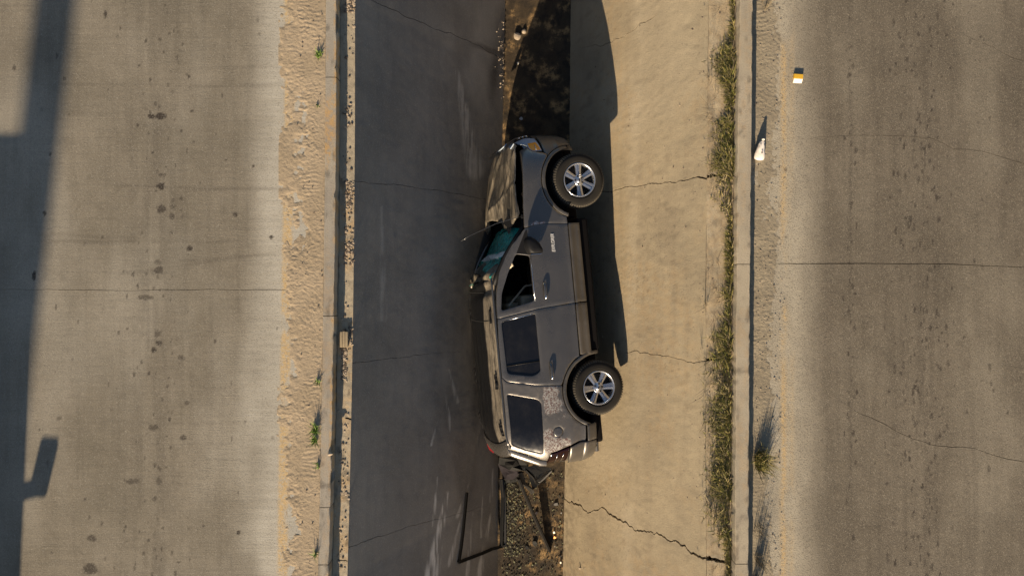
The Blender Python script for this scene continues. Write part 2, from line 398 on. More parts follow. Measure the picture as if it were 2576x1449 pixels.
slabs('right_slope', 'slope_slab', spSR, CR, us, M['slope_r'], right_slope, attr_sr, lambda X, Y, Z: .02 * (fbm(X * 1.5, Y * 1.0, 4, 1) - .5) + .004 * (fbm(X * 22, Y * 22, 3, 2) - .5), gs=.58)
# dark earth seen down the joints
def sheet(name, st, off, mat, kind='structure', ya=-90, yb=90):
    Ys = np.concatenate([[ya], np.linspace(-8, 8, 17), [yb]]); n = st.nrm(); V = []; Fc = []
    for Y in Ys:
        for u in (0., 1.):
            X, z = st.P(u, Y); V.append((float(X) - n.x * off, Y, float(z) - n.z * off))
    for i in range(len(Ys) - 1): Fc.append((2 * i, 2 * i + 1, 2 * i + 3, 2 * i + 2))
    o = mesh_obj(name, V, Fc, mat); o['kind'] = kind; return o
sheet('soil_under_left_slope', spSL, .035, M['soil']); sheet('soil_under_right_slope', spSR, .035, M['soil'])
sheet('soil_under_left_road', spL, .035, M['soil']); sheet('soil_under_right_road', spR, .035, M['soil'])
# floor
spF = Strip(L_tl, 0., L_tr, 0.)
def attr_f(X, Y, Z):
    xd, yd = todpx(X, Y, Z)
    dust = .85 * sst(.45, .7, fbm(X * 5, Y * 5, 4, 3)) * (1 - sst(1350, 1400, yd - 0 * xd)) * 0.35 + .8 * blobs(xd, yd, [(1300, 95, 14, 12, 1), (1322, 85, 9, 7, .9)]) 
    dust = np.maximum(dust, .7 * sst(1330, 1400, xd) * (yd > 1100) * sst(.3, .6, fbm(X * 3, Y * 2, 4, 5)))
    st = .8 * sst(.52, .7, fbm(X * 9, Y * 7, 5, 13))
    return dict(dust=np.clip(dust, 0, 1), stain_shade=st, yel=zero(X), ora=.8 * sst(.5, .7, fbm(X * 6, Y * 5, 4, 43)))
def h_f(X, Y, Z):
    return .02 * (fbm(X * 3, Y * 2, 4, 3) - .5) + .012 * (fbm(X * 22, Y * 22, 3, 4) - .5)
channel_floor = empty('channel_floor', kind='structure')
slabs('floor', 'floor_slab', spF, [], np.linspace(-.03, 1.03, 60), M['floor'], channel_floor, attr_f, h_f, step=.02)

# ---- ledges, kerbs
left_ledge = empty('left_ledge', kind='structure')
spLL = Strip(lambda Y: L_kr(Y) + .002, ZLl, L_ld, ZLl)
def attr_ledge(X, Y, Z):
    return dict(dust=.4 * sst(.4, .7, fbm(X * 8, Y * 3, 3, 3)), stain_shade=.5 * sst(.62, .75, fbm(X * 12, Y * 7, 4, 3)), yel=zero(X), ora=.5 * sst(.4, .6, fbm(X * 3, Y * 1.3, 3, 7)))
slabs('ledge', 'ledge_slab', spLL, [[(850, 1408, .015, .1), (873, 1410, .012)], [(870, 1052, .02, .2), (889, 1055, .02)]], np.linspace(0, 1, 18), M['ledge'], left_ledge, attr_ledge, lambda X, Y, Z: .012 * (fbm(X * 5, Y * 3, 4, 4) - .5) + .008 * (fbm(X * 30, Y * 30, 3, 4) - .5), step=.02)
right_ledge = empty('right_ledge', kind='structure')
spRL = Strip(L_rs, ZRl + .006, lambda Y: L_rkl(Y) - .002, ZRl - .01)
def attr_rledge(X, Y, Z):
    return dict(dust=.3 * sst(.4, .7, fbm(X * 8, Y * 3, 3, 3)), stain_shade=.3 * sst(.5, .75, fbm(X * 22, Y * 17, 4, 3)), yel=zero(X), ora=.25 + zero(X))
slabs('ledge', 'ledge_slab', spRL, [[(1777, 1402, .05, .2), (1849, 1420, .03)], [(1777, 905, .03, .2), (1852, 900, .03)], [(1777, 444, .04, .2), (1852, 436, .03)]], np.linspace(0, 1, 20), M['slope_r'], right_ledge, attr_rledge, lambda X, Y, Z: .014 * (fbm(X * 8, Y * 6, 4, 4) - .5), step=.025)

def kerb(name, XA, XB, ztop, zbot, joints, mat, orange):
    e = empty(name, kind='structure')
    ys = sorted([-90.] + [(724.5 - j) * (HC - ztop) / F for j in joints] + [90.])
    for i in range(len(ys) - 1):
        a, b = ys[i] + .004, ys[i + 1] - .004
        tt = yrows(a, b, .03); Y = a + (b - a) * tt
        # profile across: bottom-left, up, rounded edges, top, down
        prof = [(0, zbot), (0, ztop - .02), (.012, ztop - .004), (.03, ztop)] + [(k, ztop) for k in np.linspace(.08, .92, 8)] + [(.965, ztop), (.99, ztop - .006), (1, ztop - .022), (1, zbot)]
        U = np.array([p[0] for p in prof]); Z = np.array([p[1] for p in prof])
        X = XA(Y)[:, None] * (1 - U) + XB(Y)[:, None] * U
        Zg = np.broadcast_to(Z, X.shape).copy(); Yg = np.broadcast_to(Y[:, None], X.shape)
        chip = np.clip(fbm(Yg * 7, Yg * 0, 4, 3) - .66, 0, 1) * .25
        Zg = Zg - chip * ((U > .93) & (U < 1)) + .004 * (fbm(X * 9, Yg * 5, 3, 2) - .5)
        X = X + np.where(U > .95, -1., np.where(U < .02, 1., 0.)) * (.012 * np.clip(fbm(Yg * 9, Yg * 0, 4, 13) - .45, 0, 1) * 2)
        P = np.stack([X, Yg, Zg], -1)
        xd, yd = todpx(X, Yg, Zg)
        if orange == 1:
            o = sst(.42, .6, fbm(X * 9, Yg * 1.6, 4, 77)) * (.25 + .75 * (1 - sst(480, 620, yd))) + .8 * (U > .75) * sst(.4, .6, fbm(X * 5, Yg * 2.6, 4, 78)) * (1 - sst(1000, 1300, yd) * .4)
        else:
            o = .25 * sst(.45, .6, fbm(X * 9, Yg * 1.6, 4, 77))
        grid_mesh('kerb_stone', P, mat, e, dict(dust=.4 * sst(.45, .7, fbm(X * 4, Yg * 2, 3, 6)), stain_shade=.5 * sst(.6, .8, fbm(X * 14, Yg * 8, 4, 16)), yel=zero(X), ora=np.clip(o, 0, 1)))
    # end faces are hidden in the 8 mm joint
    return e
kerb('left_kerb', L_kl, L_kr, ZLk, ZLl - .25, [195, 795, 1276, 1420], M['kerb'], 1)
kerb('right_kerb', L_rkl, L_rkr, ZRk, ZRl - .25, [665, 1418, -80], M['ledge'], 0)

# ---- verges: piled dirt with real relief
def dirt_patch(name, XA, XB, z0, edge_side, amp, mat, seed, step=.011, hmax=.03, y0=-4.4, y1=4.4, kdrop=0):
    Y = np.concatenate([np.linspace(-90, y0, 30, endpoint=False), np.arange(y0, y1, step), np.linspace(y1, 90, 30)])
    n = int(float(abs(XB(0.) - XA(0.))) / step) + 2; U = np.linspace(0, 1, n)
    X = XA(Y)[:, None] * (1 - U) + XB(Y)[:, None] * U; Yg = np.broadcast_to(Y[:, None], X.shape)
    e = U if edge_side == 'A' else 1 - U
    e = np.broadcast_to(e, X.shape)
    big = fbm(X * 3.2, Yg * 1.4, 4, seed)
    wx = fbm(X * 6, Yg * 6, 3, seed + 31); wy = fbm(X * 6 + 9, Yg * 6, 3, seed + 33)
    r1 = 1 - np.abs(2 * fbm(X * 15 + 5 * wx, Yg * 30 + 7 * wy, 3, seed + 2) - 1); r2 = 1 - np.abs(2 * fbm(X * 34 + 4 * wy, Yg * 26 - 4 * wx, 3, seed + 5) - 1)
    mk_ = sst(.36, .6, fbm(X * 4.5, Yg * 2.2, 3, seed + 41)); m2_ = sst(.42, .6, fbm(X * 6, Yg * 3.2, 3, seed + 43))
    track = .5 + .5 * np.sin(Yg * 120 + 10 * wx)
    tm = sst(.6, .66, fbm(X * 5, Yg * 2.5, 2, seed + 19)) * sst(.35, .5, e) * (1 - sst(.85, .95, e))
    rel = (.15 + .85 * mk_) * (r1 ** 4) * .9 + (.1 + .9 * m2_) * (r2 ** 4) * .7 + .5 * (fbm(X * 9, Yg * 7, 3, seed + 3) - .5)
    h = -.012 + hmax * sst(.05, .55, e + (big - .42) * 1.0 + (fbm(X * 18, Yg * 18, 3, seed + 51) - .5) * .5) + amp * rel * sst(.08, .3, e) + .003 * tm * track
    h = h - .010 * kdrop * sst(.86, .99, e)
    P = np.stack([X, Yg, z0 + h], -1)
    o = grid_mesh(name, P, mat); o['kind'] = 'structure'; return o
dirt_patch('left_dirt_verge', lambda Y: L_dirt(Y) + .0, lambda Y: L_kl(Y) - .001, ZL + .002, 'A', .0055, M['dirt'], 40, hmax=.017, step=.009)
L_rv = ln(1985, 1975, 1965)(ZR)
dirt_patch('right_dirt_verge', lambda Y: L_rkr(Y) + .001, L_rv, ZR + .001, 'B', .0042, M['dirt_r'], 60, hmax=.013, kdrop=1.)
# open ground far to each side
for nm, x0, x1, z in (('left_open_ground', -600, -13.9, ZL - .05), ('right_open_ground', 13.9, 600, ZR - .05)):
    o = mesh_obj(nm, [(x0, -600, z), (x1, -600, z), (x1, 600, z), (x0, 600, z)], [(0, 1, 2, 3)], M['land']); o['kind'] = 'structure'
for nm, y0, y1 in (('far_ground_south', -600, -89.5), ('far_ground_north', 89.5, 600)):
    o = mesh_obj(nm, [(-13.9, y0, 3.0), (13.9, y0, 3.0), (13.9, y1, 3.0), (-13.9, y1, 3.0)], [(0, 1, 2, 3)], M['land']); o['kind'] = 'structure'
#@@GROUND_END
# ------------------------------------------------------------------ the overturned car
TAU = math.radians(17.0)
Fw = Vector((-.0933, .9956, 0)).normalized(); Pw = Vector((Fw.y, -Fw.x, 0))
Rw = math.sin(TAU) * Pw + math.cos(TAU) * Vector((0, 0, 1)); Uw = -math.cos(TAU) * Pw + math.sin(TAU) * Vector((0, 0, 1))
CARO = Vector((1.171, .0698, .8997))
car = empty('overturned_car', (0, 0, 0), 'dark grey passenger car lying on its side, wheels to the right, in the concrete channel', 'car')
car.matrix_world = Matrix(((Fw.x, -Rw.x, Uw.x, CARO.x), (Fw.y, -Rw.y, Uw.y, CARO.y), (Fw.z, -Rw.z, Uw.z, CARO.z), (0, 0, 0, 1)))

def paint(name, base, dustamt, streak=0., peel=False, band=False, hood=False):
    t = NT(name)
    if band:      # tan tint and streaks only next to the upper rail, near-black beyond
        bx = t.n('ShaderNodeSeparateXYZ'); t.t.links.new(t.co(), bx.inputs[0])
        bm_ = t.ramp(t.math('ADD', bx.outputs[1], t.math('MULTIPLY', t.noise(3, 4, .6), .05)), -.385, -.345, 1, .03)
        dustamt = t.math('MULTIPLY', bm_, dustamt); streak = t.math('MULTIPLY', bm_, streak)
    n1 = t.noise(1.8, 5, .6); n2 = t.noise(9, 6, .65); n3 = t.noise(120, 3, .6)
    stv = t.noise(1.6, 4, .6, t.co((1.0, 5, 5)), .5) if hood else t.noise(2.2, 6, .75, t.co((1.0, 9, 9)))        # scrapes run fore and aft
    fl = t.noise(900, 1, .5)
    col = t.mix(t.ramp(fl, .3, .7, 0, .5), base, tuple(min(1, c * 1.5) for c in base))
    dm = t.math('MULTIPLY', t.ramp(n1, .25, .8, .35, 1.), dustamt)
    dm = t.math('ADD', dm, t.math('MULTIPLY', t.ramp(n2, .55, .75, 0, .4), dustamt))
    rough = t.math('ADD', t.math('MULTIPLY', dm, .6), .22)
    met = t.math('SUBTRACT', .82, t.math('MULTIPLY', dm, 1.2))
    col = t.mix(dm, col, (.20, .17, .13))
    nb = t.bump(n1, .2, .03); scr = t.ramp(t.noise(7, 4, .9, t.co((.5, 22, 22), (0, .12, 0))), .68, .72, 0, .35); col = t.mix(scr, col, (.30, .28, .25))
    if band or streak:
        sm = t.math('MULTIPLY', t.ramp(stv, .36, .62), streak)
        s2 = t.math('MULTIPLY', t.ramp(t.noise(4, 5, .8, t.co((.8, 30, 30)) if not hood else t.co((1.2, 14, 14), (0, 0, .12))), .5, .66, 0, 1 if not hood else .6), streak)
        col = t.mix(sm, col, (.24, .20, .145)); col = t.mix(s2, col, (.50, .44, .34))
        d2 = t.math('MULTIPLY', t.ramp(t.noise(1.5, 5, .7, t.co((1.2, 5, 5))), .56, .68, 0, .8 if not hood else .45), streak); col = t.mix(d2, col, (.05, .045, .04))
        rough = t.math('ADD', rough, t.math('MULTIPLY', sm, .3 if not hood else .06)); met = t.math('MULTIPLY', met, t.math('SUBTRACT', 1., sm))
        nb = t.bump(stv, .35 if not hood else .06, .012, nb)
    if name in ('car_paint',):      # scraped patch at the fender seam
        sx = t.n('ShaderNodeSeparateXYZ'); t.t.links.new(t.co(), sx.inputs[0]); wob = t.math('MULTIPLY', t.math('SUBTRACT', t.noise(16, 5, .8), .5), .12)
        xw = t.math('ADD', sx.outputs[0], wob); zw = t.math('ADD', sx.outputs[2], wob)
        mk = t.math('MULTIPLY', t.math('MULTIPLY', t.ramp(xw, .866, .874), t.ramp(xw, .90, .915, 1, 0)), t.math('MULTIPLY', t.ramp(zw, .94, .96), t.ramp(zw, 1.14, 1.16, 1, 0)))
        col = t.mix(mk, col, t.mix(t.ramp(t.noise(40, 4, .8), .45, .55), (.45, .43, .42), (.16, .07, .05))); rough = t.math('MAXIMUM', rough, t.math('MULTIPLY', mk, .8)); met = t.math('MULTIPLY', met, t.math('SUBTRACT', 1., mk))
    if peel:
        sx = t.n('ShaderNodeSeparateXYZ'); t.t.links.new(t.co(), sx.inputs[0]); x, z = sx.outputs[0], sx.outputs[2]
        def box(v, a, b, s): return t.math('MULTIPLY', t.ramp(v, a - s, a + s), t.ramp(v, b - s, b + s, 1, 0))
        wob = t.math('MULTIPLY', t.math('SUBTRACT', t.noise(11, 5, .7), .5), .16)
        xw = t.math('ADD', x, wob); zw = t.math('ADD', z, wob)
        b1 = t.math('MULTIPLY', box(xw, -1.70, -1.34, .015), box(zw, .985, 1.20, .015))
        b1b = t.math('MULTIPLY', t.math('MULTIPLY', box(xw, -1.80, -1.55, .04), box(zw, .93, 1.12, .03)), t.ramp(n2, .5, .62))
        b2 = t.math('MULTIPLY', box(xw, -2.25, -1.93, .02), box(t.math('SUBTRACT', zw, t.math('MULTIPLY', x, -.0)), .99, 1.225, .015))
        b2b = t.math('MULTIPLY', box(xw, -2.19, -2.08, .015), box(zw, .87, 1.05, .02))
        mk = t.math('MAXIMUM', t.math('MAXIMUM', b1, b2), t.math('MAXIMUM', b1b, b2b))
        v1 = t.noise(34, 5, .75); v2 = t.noise(55, 5, .8, t.co((1, 1, 1), (0, 0, .8)), 1.2)
        pc = t.mix(t.ramp(v1, .44, .54), (.24, .24, .235), (.07, .03, .028))
        pc = t.mix(t.ramp(v2, .53, .58), pc, (.34, .33, .30)); pc = t.mix(t.ramp(v2, .36, .42, 1, 0), pc, (.11, .10, .095))
        col = t.mix(mk, col, pc); rough = t.math('MAXIMUM', rough, t.math('MULTIPLY', mk, .8)); met = t.math('MULTIPLY', met, t.math('SUBTRACT', 1., mk))
        nb = t.bump(v2, .4, .004, nb)
    nb = t.bump(n3, .03, .002, nb)
    return t.out(col, rough, nb, met, Coat_Weight=.15 if (band or not streak) else 0., Coat_Roughness=.15)
BASE = (.135, .128, .120)
M['paint'] = paint('car_paint', BASE, .14)
M['paint_q'] = paint('car_paint_peeled', BASE, .38, peel=True)
M['paint_hood'] = paint('car_paint_scraped', (.07, .068, .062), .3, .78, hood=True)
M['paint_roof'] = paint('car_paint_banded_roof', (.028, .029, .031), .55, .6, band=True)
M['clad'] = paint('car_cladding', (.070, .068, .065), .42)
M['plastic'] = simple('black_plastic', (.010, .010, .011), .55, 0, .3, 12, Specular_IOR_Level=.16)
M['dark'] = simple('underbody_black', (.010, .009, .009), .9, Specular_IOR_Level=.06)
M['gap'] = simple('seam_black', (.008, .008, .008), .9)
def glass_mat(name, col, rough, dust, spec=.5):
    t = NT(name); n = t.noise(3.5, 6, .7); c = t.mix(t.ramp(n, .45, .8, 0, dust), col, (.22, .19, .15))
    return t.out(c, t.ramp(n, .3, .8, rough, rough + .2), t.bump(t.noise(1.5, 2), .05, .02), 0, Specular_IOR_Level=spec, Coat_Weight=.3, Coat_Roughness=.05)
M['tint'] = glass_mat('tinted_glass', (.006, .006, .007), .10, .035, .4)
M['chrome'] = simple('chrome', (.75, .76, .78), .18, 1., .12, 20)
M['handle'] = simple('door_handle_paint', (.14, .14, .14), .22, .7, .2, 20)
M['tyre'] = simple('tyre_rubber', (.026, .024, .021), .88, 0, .45, 14, Specular_IOR_Level=.18)
M['tread'] = simple('tyre_tread_dusty', (.075, .065, .048), .92, 0, .5, 30)
M['badge'] = simple('badge_silver', (.75, .75, .74), .45, 0., .1, 20)
M['alloy'] = simple('alloy_wheel', (.62, .63, .65), .26, .9, .22, 14)
M['wheel_dark'] = simple('brake_dark', (.03, .03, .033), .6, .3)
M['lens'] = simple('clear_lens', (.42, .50, .60), .12, .1, .35, 30)
M['amber'] = simple('amber_reflector', (1., .36, .004), .3, 0, .25, 60)
M['red_lens'] = simple('red_lens', (.010, .0004, .0008), .07, 0, .4, 20, Specular_IOR_Level=.3)
M['red'] = simple('red_lamp', (.35, .015, .02), .2)
M['cloth'] = simple('seat_cloth', (.36, .30, .21), .9, 0, .35, 10)
M['cream'] = simple('cream_plastic', (.62, .52, .38), .55, 0, .2, 10)
t = NT('shattered_windshield')
v = t.vor(26, 'DISTANCE_TO_EDGE'); n = t.noise(5, 5, .7, None, .8); n2 = t.noise(17, 4, .7)
c = t.mix(t.ramp(n, .35, .7), (.02, .56, .47), (.01, .17, .15)); c = t.mix(t.ramp(n2, .62, .74), c, (.30, .92, .80))  # teal raised to stand in for daylight passing through the glass
c = t.mix(t.ramp(v, .0, .03, .35, 0), c, (.35, .48, .44))
sx = t.n('ShaderNodeSeparateXYZ'); t.t.links.new(t.co(), sx.inputs[0])
wv = t.math('ADD', sx.outputs[0], t.math('MULTIPLY', t.math('SUBTRACT', t.noise(7, 4, .7), .5), .10))
bd = t.math('MULTIPLY', t.ramp(wv, .465, .485), t.ramp(wv, .545, .565, 1, 0))
c = t.mix(bd, c, (.95, 1., .98))  # white band paints the sky glare into the glass colour
M['wind'] = t.out(c, t.ramp(n2, .3, .7, .08, .45), t.bump(v, .6, .01, t.bump(n, .8, .05)), 0, Coat_Weight=.6, Coat_Roughness=.08)

def fb(z): return np.interp(z, [.0, .20, .40, .60, .635, .66, .85, 1.05, 1.19, 1.65, 1.72, 1.77, 1.80], [.70, .78, .885, .932, .932, .915, .927, .915, .885, .705, .66, .60, .5])
def xrear(z): return np.interp(z, [.3, .48, .60, .86, .9, 1.16, 1.26, 1.55, 1.72, 1.8], [-2.42, -2.50, -2.53, -2.53, -2.48, -2.50, -2.49, -2.36, -2.27, -2.16])
def xfront(z): return np.interp(z, [.2, .45, .7, .95, 1.05, 1.15, 1.25], [2.12, 2.20, 2.22, 2.20, 2.17, 2.08, 1.9])
def hw(x, z):
    x = np.asarray(x, float); z = np.asarray(z, float); b = fb(z)
    tr = np.clip((-x - 1.75) / (-xrear(z) - 1.75), 0, .999); rr_ = (1 - tr ** 3.2) ** (1 / 3.2)
    tf = np.clip((x - 1.35) / (xfront(z) - 1.35), 0, .999); rf = (1 - tf ** 2.6) ** (1 / 2.6)
    lo = .18
    return b * (lo + (1 - lo) * rr_) * (lo + (1 - lo) * rf)
def roofz(x, y):
    x = np.asarray(x, float); y = np.asarray(y, float)
    c = 1.835 - .125 * np.abs(y / .66) ** 2.4
    c = c - .10 * sst(-1.8, -2.35, x) - .03 * sst(-.7, .4, x)
    g = np.zeros(np.shape(c))
    for yy in (-.57, -.49, -.41, -.2, .0, .2, .4): g = g + .012 * np.exp(-((y - yy) / .016) ** 2)
    c = c - g * sst(-2.0, -1.9, x) * (1 - sst(-.55, -.4, x))
    cr = sst(-.15, .25, x)
    c = c + cr * (.05 * np.sin(x * 24 + 4 * y) * np.exp(-((y + .2) / .6) ** 2) - .06) + cr * .09 * (fbm(x * 5, y * 5, 3, 4) - .5)
    return c + .02 * (fbm(x * 2.5, y * 3, 3, 8) - .5)
def hoodz(x, y):
    x = np.asarray(x, float); y = np.asarray(y, float)
    c = np.interp(x, [.8, 1.0, 1.3, 1.8, 2.05, 2.2], [1.30, 1.29, 1.27, 1.20, 1.13, 1.04]) + .035 * (1 - (y / .7) ** 2)
    b = .10 * np.exp(-((x - 1.15) / .35) ** 2) * np.exp(-((y - .15) / .4) ** 2)
    fold = .028 * np.abs(np.sin(5 * (y + .35 * (x - 1)) + 1.2)) + .03 * np.exp(-(np.abs(y - .30 + .4 * (x - 1.5)) / .035)) - .03 * np.exp(-(np.abs(y + .05 - .25 * (x - 1.5)) / .05)) + .02 * np.exp(-(np.abs(x - 1.22 + .35 * y) / .03)) + .035 * (fbm(x * 1.6, y * 3, 3, 17) - .5) + .03 * np.exp(-((y + .42 + .55 * (x - 1.5)) / .05) ** 2) + .03 * sst(1.15, .92, x) * (fbm(x * 4, y * 4, 2, 19) - .3)
    return c + b + fold

def inpoly(px, py, poly):
    r = np.zeros(len(px), bool); n = len(poly)
    for i in range(n):
        x0, y0 = poly[i]; x1, y1 = poly[(i + 1) % n]
        if y0 == y1: continue
        c = ((y0 > py) != (y1 > py)) & (px < (x1 - x0) * (py - y0) / (y1 - y0) + x0); r ^= c
    return r
def dens(poly, st):
    o = []
    for i in range(len(poly)):
        a = np.array(poly[i], float); b = np.array(poly[(i + 1) % len(poly)], float); n = max(1, int(np.hypot(*(b - a)) / st))
        for k in range(n): o.append(a + (b - a) * k / n)
    return np.array(o)
def area(p): p = np.array(p); x, y = p[:, 0], p[:, 1]; return .5 * np.sum(x * np.roll(y, -1) - np.roll(x, -1) * y)
def offs(p, d):
    """offset a closed polygon inwards (ccw) by d"""
    p = np.array(p); e0 = p - np.roll(p, 1, 0); e1 = np.roll(p, -1, 0) - p
    n0 = np.stack([-e0[:, 1], e0[:, 0]], 1); n1 = np.stack([-e1[:, 1], e1[:, 0]], 1)
    n0 /= np.linalg.norm(n0, axis=1)[:, None] + 1e-9; n1 /= np.linalg.norm(n1, axis=1)[:, None] + 1e-9
    m = n0 + n1; m /= np.linalg.norm(m, axis=1)[:, None] + 1e-9
    c = np.clip(np.sum(m * n0, 1), .45, 1)
    return p + m * (d / c)[:, None]
def ccw(p): return list(p) if area(p) > 0 else list(p)[::-1]
def rounded(p, r, n=4):
    """round the corners of a polygon"""
    p = [np.array(q, float) for q in p]; o = []
    for i in range(len(p)):
        a, b, c = p[i - 1], p[i], p[(i + 1) % len(p)]
        u = a - b; v_ = c - b; lu, lv = np.hypot(*u), np.hypot(*v_); k = min(r, lu * .45, lv * .45)
        s, e = b + u / lu * k, b + v_ / lv * k
        for j in range(n + 1):
            q = j / n; o.append((1 - q) ** 2 * s + 2 * q * (1 - q) * b + q * q * e)
    return o
def panel(name, poly, fn, mat, parent, holes=(), gap=.004, st=.05, flange=.03, lip=.009, drop=.005, flip=False):
    """sheet-metal panel: outline poly (a,b) mapped by fn(a,b,depth) -> (n,3), rolled edge and inward flange"""
    out_ = dens(ccw(poly), st); out_ = offs(out_, gap)
    rings = [(out_, drop), (offs(out_, lip), 0.)]
    hs = []
    for h in holes:
        hp = dens(ccw(h), st)[::-1]; hs.append(hp); rings += [(hp, drop), (offs(hp, lip), 0.)]
    pts = []; dep = []; edges = []; loops = []
    for r, d in rings:
        s = len(pts); pts += [tuple(q) for q in r]; dep += [d] * len(r)
        edges += [(s + i, s + (i + 1) % len(r)) for i in range(len(r))]; loops.append((s, len(r)))
    A = np.array(out_); a0, b0 = A.min(0); a1, b1 = A.max(0)
    gx, gy = np.meshgrid(np.arange(a0 + st / 2, a1, st), np.arange(b0 + st / 2, b1, st)); gx = gx.ravel(); gy = gy.ravel()
    ok = inpoly(gx, gy, offs(out_, lip + st * .25))
    for h in hs: ok &= ~inpoly(gx, gy, offs(h, lip + st * .25))
    pts += list(zip(gx[ok], gy[ok])); dep += [0.] * int(ok.sum())
    V2, _, F2, ov, _, _ = delaunay_2d_cdt([Vector(p) for p in pts], edges, [], 0, 1e-7)
    V2n = np.array([tuple(q) for q in V2]); D = np.array([dep[o[0]] if len(o) else 0. for o in ov])
    cen = np.array([V2n[list(f)].mean(0) for f in F2])
    keep = inpoly(cen[:, 0], cen[:, 1], out_)
    for h in hs: keep &= ~inpoly(cen[:, 0], cen[:, 1], h)
    Fs = [tuple(f) for f, k in zip(F2, keep) if k]
    V3 = fn(V2n[:, 0], V2n[:, 1], D)
    V3 = [tuple(q) for q in V3]
    # flanges
    for k in [0] + list(range(2, len(rings), 2)):
        r = rings[k][0]; s = len(V3)
        top = fn(r[:, 0], r[:, 1], np.full(len(r), drop)); bot = fn(r[:, 0], r[:, 1], np.full(len(r), flange)); m = len(r)
        V3 += [tuple(q) for q in top] + [tuple(q) for q in bot]
        for i in range(m): j = (i + 1) % m; Fs.append((s + i, s + m + i, s + m + j, s + j))
    if flip: Fs = [f[::-1] for f in Fs]
    return mesh_obj(name, V3, Fs, mat, parent, True)
def side(sgn):      # sgn -1: passenger side (up in the photograph), +1: driver side
    def fn(a, b, d): return np.stack([a, sgn * (hw(a, b) - d), b], -1)
    return fn
def F_roof(a, b, d): return np.stack([a, b, roofz(a, b) - d], -1)
def F_hood(a, b, d): return np.stack([a, b, hoodz(a, b) - d], -1)
def arc(cx, cz, r, a0, a1, n=14): return [(cx + r * math.cos(math.radians(a0 + (a1 - a0) * i / n)), cz + r * math.sin(math.radians(a0 + (a1 - a0) * i / n))) for i in range(n + 1)]
FAc = (1.437, .41); RAc = (-1.46, .39); RA = .49; RB = .535

def both(name, poly, mat, **k):
    r = []
    for sg in (-1, 1):
        r.append(panel(name, poly, side(sg), mat, car, flip=(sg > 0), **k))
    return r
# front fender
fender = [(.85, .625), (.87, .90), (.86, 1.10), (.835, 1.235), (1.13, 1.225), (1.46, 1.20), (1.78, 1.165), (1.92, 1.145), (1.96, 1.05), (1.89, 1.0), (1.865, .87), (1.84, .80)] + arc(*FAc, RB, 48, 156, 14)
both('fender', fender, M['paint'], st=.045)
def flare(c, a0, a1):
    return arc(*c, RB - .002, a0, a1, 18) + arc(*c, RA - .01, a1, a0, 18)
def side_out(sgn, k=.010):
    def fn(a, b, d): return np.stack([a, sgn * (hw(a, b) + k - d), b], -1)
    return fn
for sg in (-1, 1):
    panel('wheel_arch_trim', flare(FAc, 8, 158), side_out(sg), M['clad'], car, st=.05, flange=.07, flip=sg > 0)
    panel('wheel_arch_trim', flare(RAc, -8, 160), side_out(sg), M['clad'], car, st=.05, flange=.07, flip=sg > 0)
# doors
gF = rounded([(.497, 1.377), (.455, 1.20), (-.166, 1.195), (-.262, 1.628), (-.021, 1.60), (.24, 1.50)], .04)
gR = rounded([(-.40, 1.640), (-.325, 1.195), (-1.13, 1.195), (-1.185, 1.30), (-1.12, 1.625)], .05)
fdoor = [(.85, .625), (.87, .90), (.862, 1.10), (.828, 1.234), (.65, 1.394), (.468, 1.517), (.264, 1.61), (0, 1.668), (-.2, 1.683), (-.362, 1.683), (-.273, 1.14), (-.243, .625)]
rdoor = [(-.243, .625), (-.273, 1.14), (-.362, 1.683), (-.7, 1.70), (-1.165, 1.70), (-1.227, 1.64), (-1.303, 1.292), (-1.345, .93)] + arc(*RAc, RB, 76, 27, 9)[1:]
doors = {}
for sg in (-1, 1):
    holes_f = [gF]; holes_r = [gR]
    doors['f', sg] = panel('front_door', fdoor, side(sg), M['paint'], car, holes=holes_f, st=.045, flip=sg > 0)
    doors['r', sg] = panel('rear_door', rdoor, side(sg), M['paint'], car, holes=holes_r, st=.045, flip=sg > 0)
    if sg > 0: panel('window', gF, lambda a, b, d, s=sg: np.stack([a, s * (hw(a, b) - .022 - d), b], -1), M['tint'], doors['f', sg], gap=0, st=.08, lip=.004, drop=0, flip=sg > 0)
    panel('window', gR, lambda a, b, d, s=sg: np.stack([a, s * (hw(a, b) - .022 - d), b], -1), M['tint'], doors['r', sg], gap=0, st=.08, lip=.004, drop=0, flip=sg > 0)
    # lower cladding with a pressed rib
    def fc(a, b, d, s=sg): return np.stack([a, s * (hw(a, b) + .012 - .012 * np.exp(-((b - .53) / .018) ** 2) * (a < .8) - d), b], -1)
    panel('door_cladding', [(.86, .62), (.86, .44), (-.238, .435), (-.242, .62)], fc, M['clad'], doors['f', sg], st=.035, flip=sg > 0)
    panel('door_cladding', [(-.245, .62), (-.25, .435), (-.985, .435), (-.96, .62)], fc, M['clad'], doors['r', sg], st=.035, flip=sg > 0)
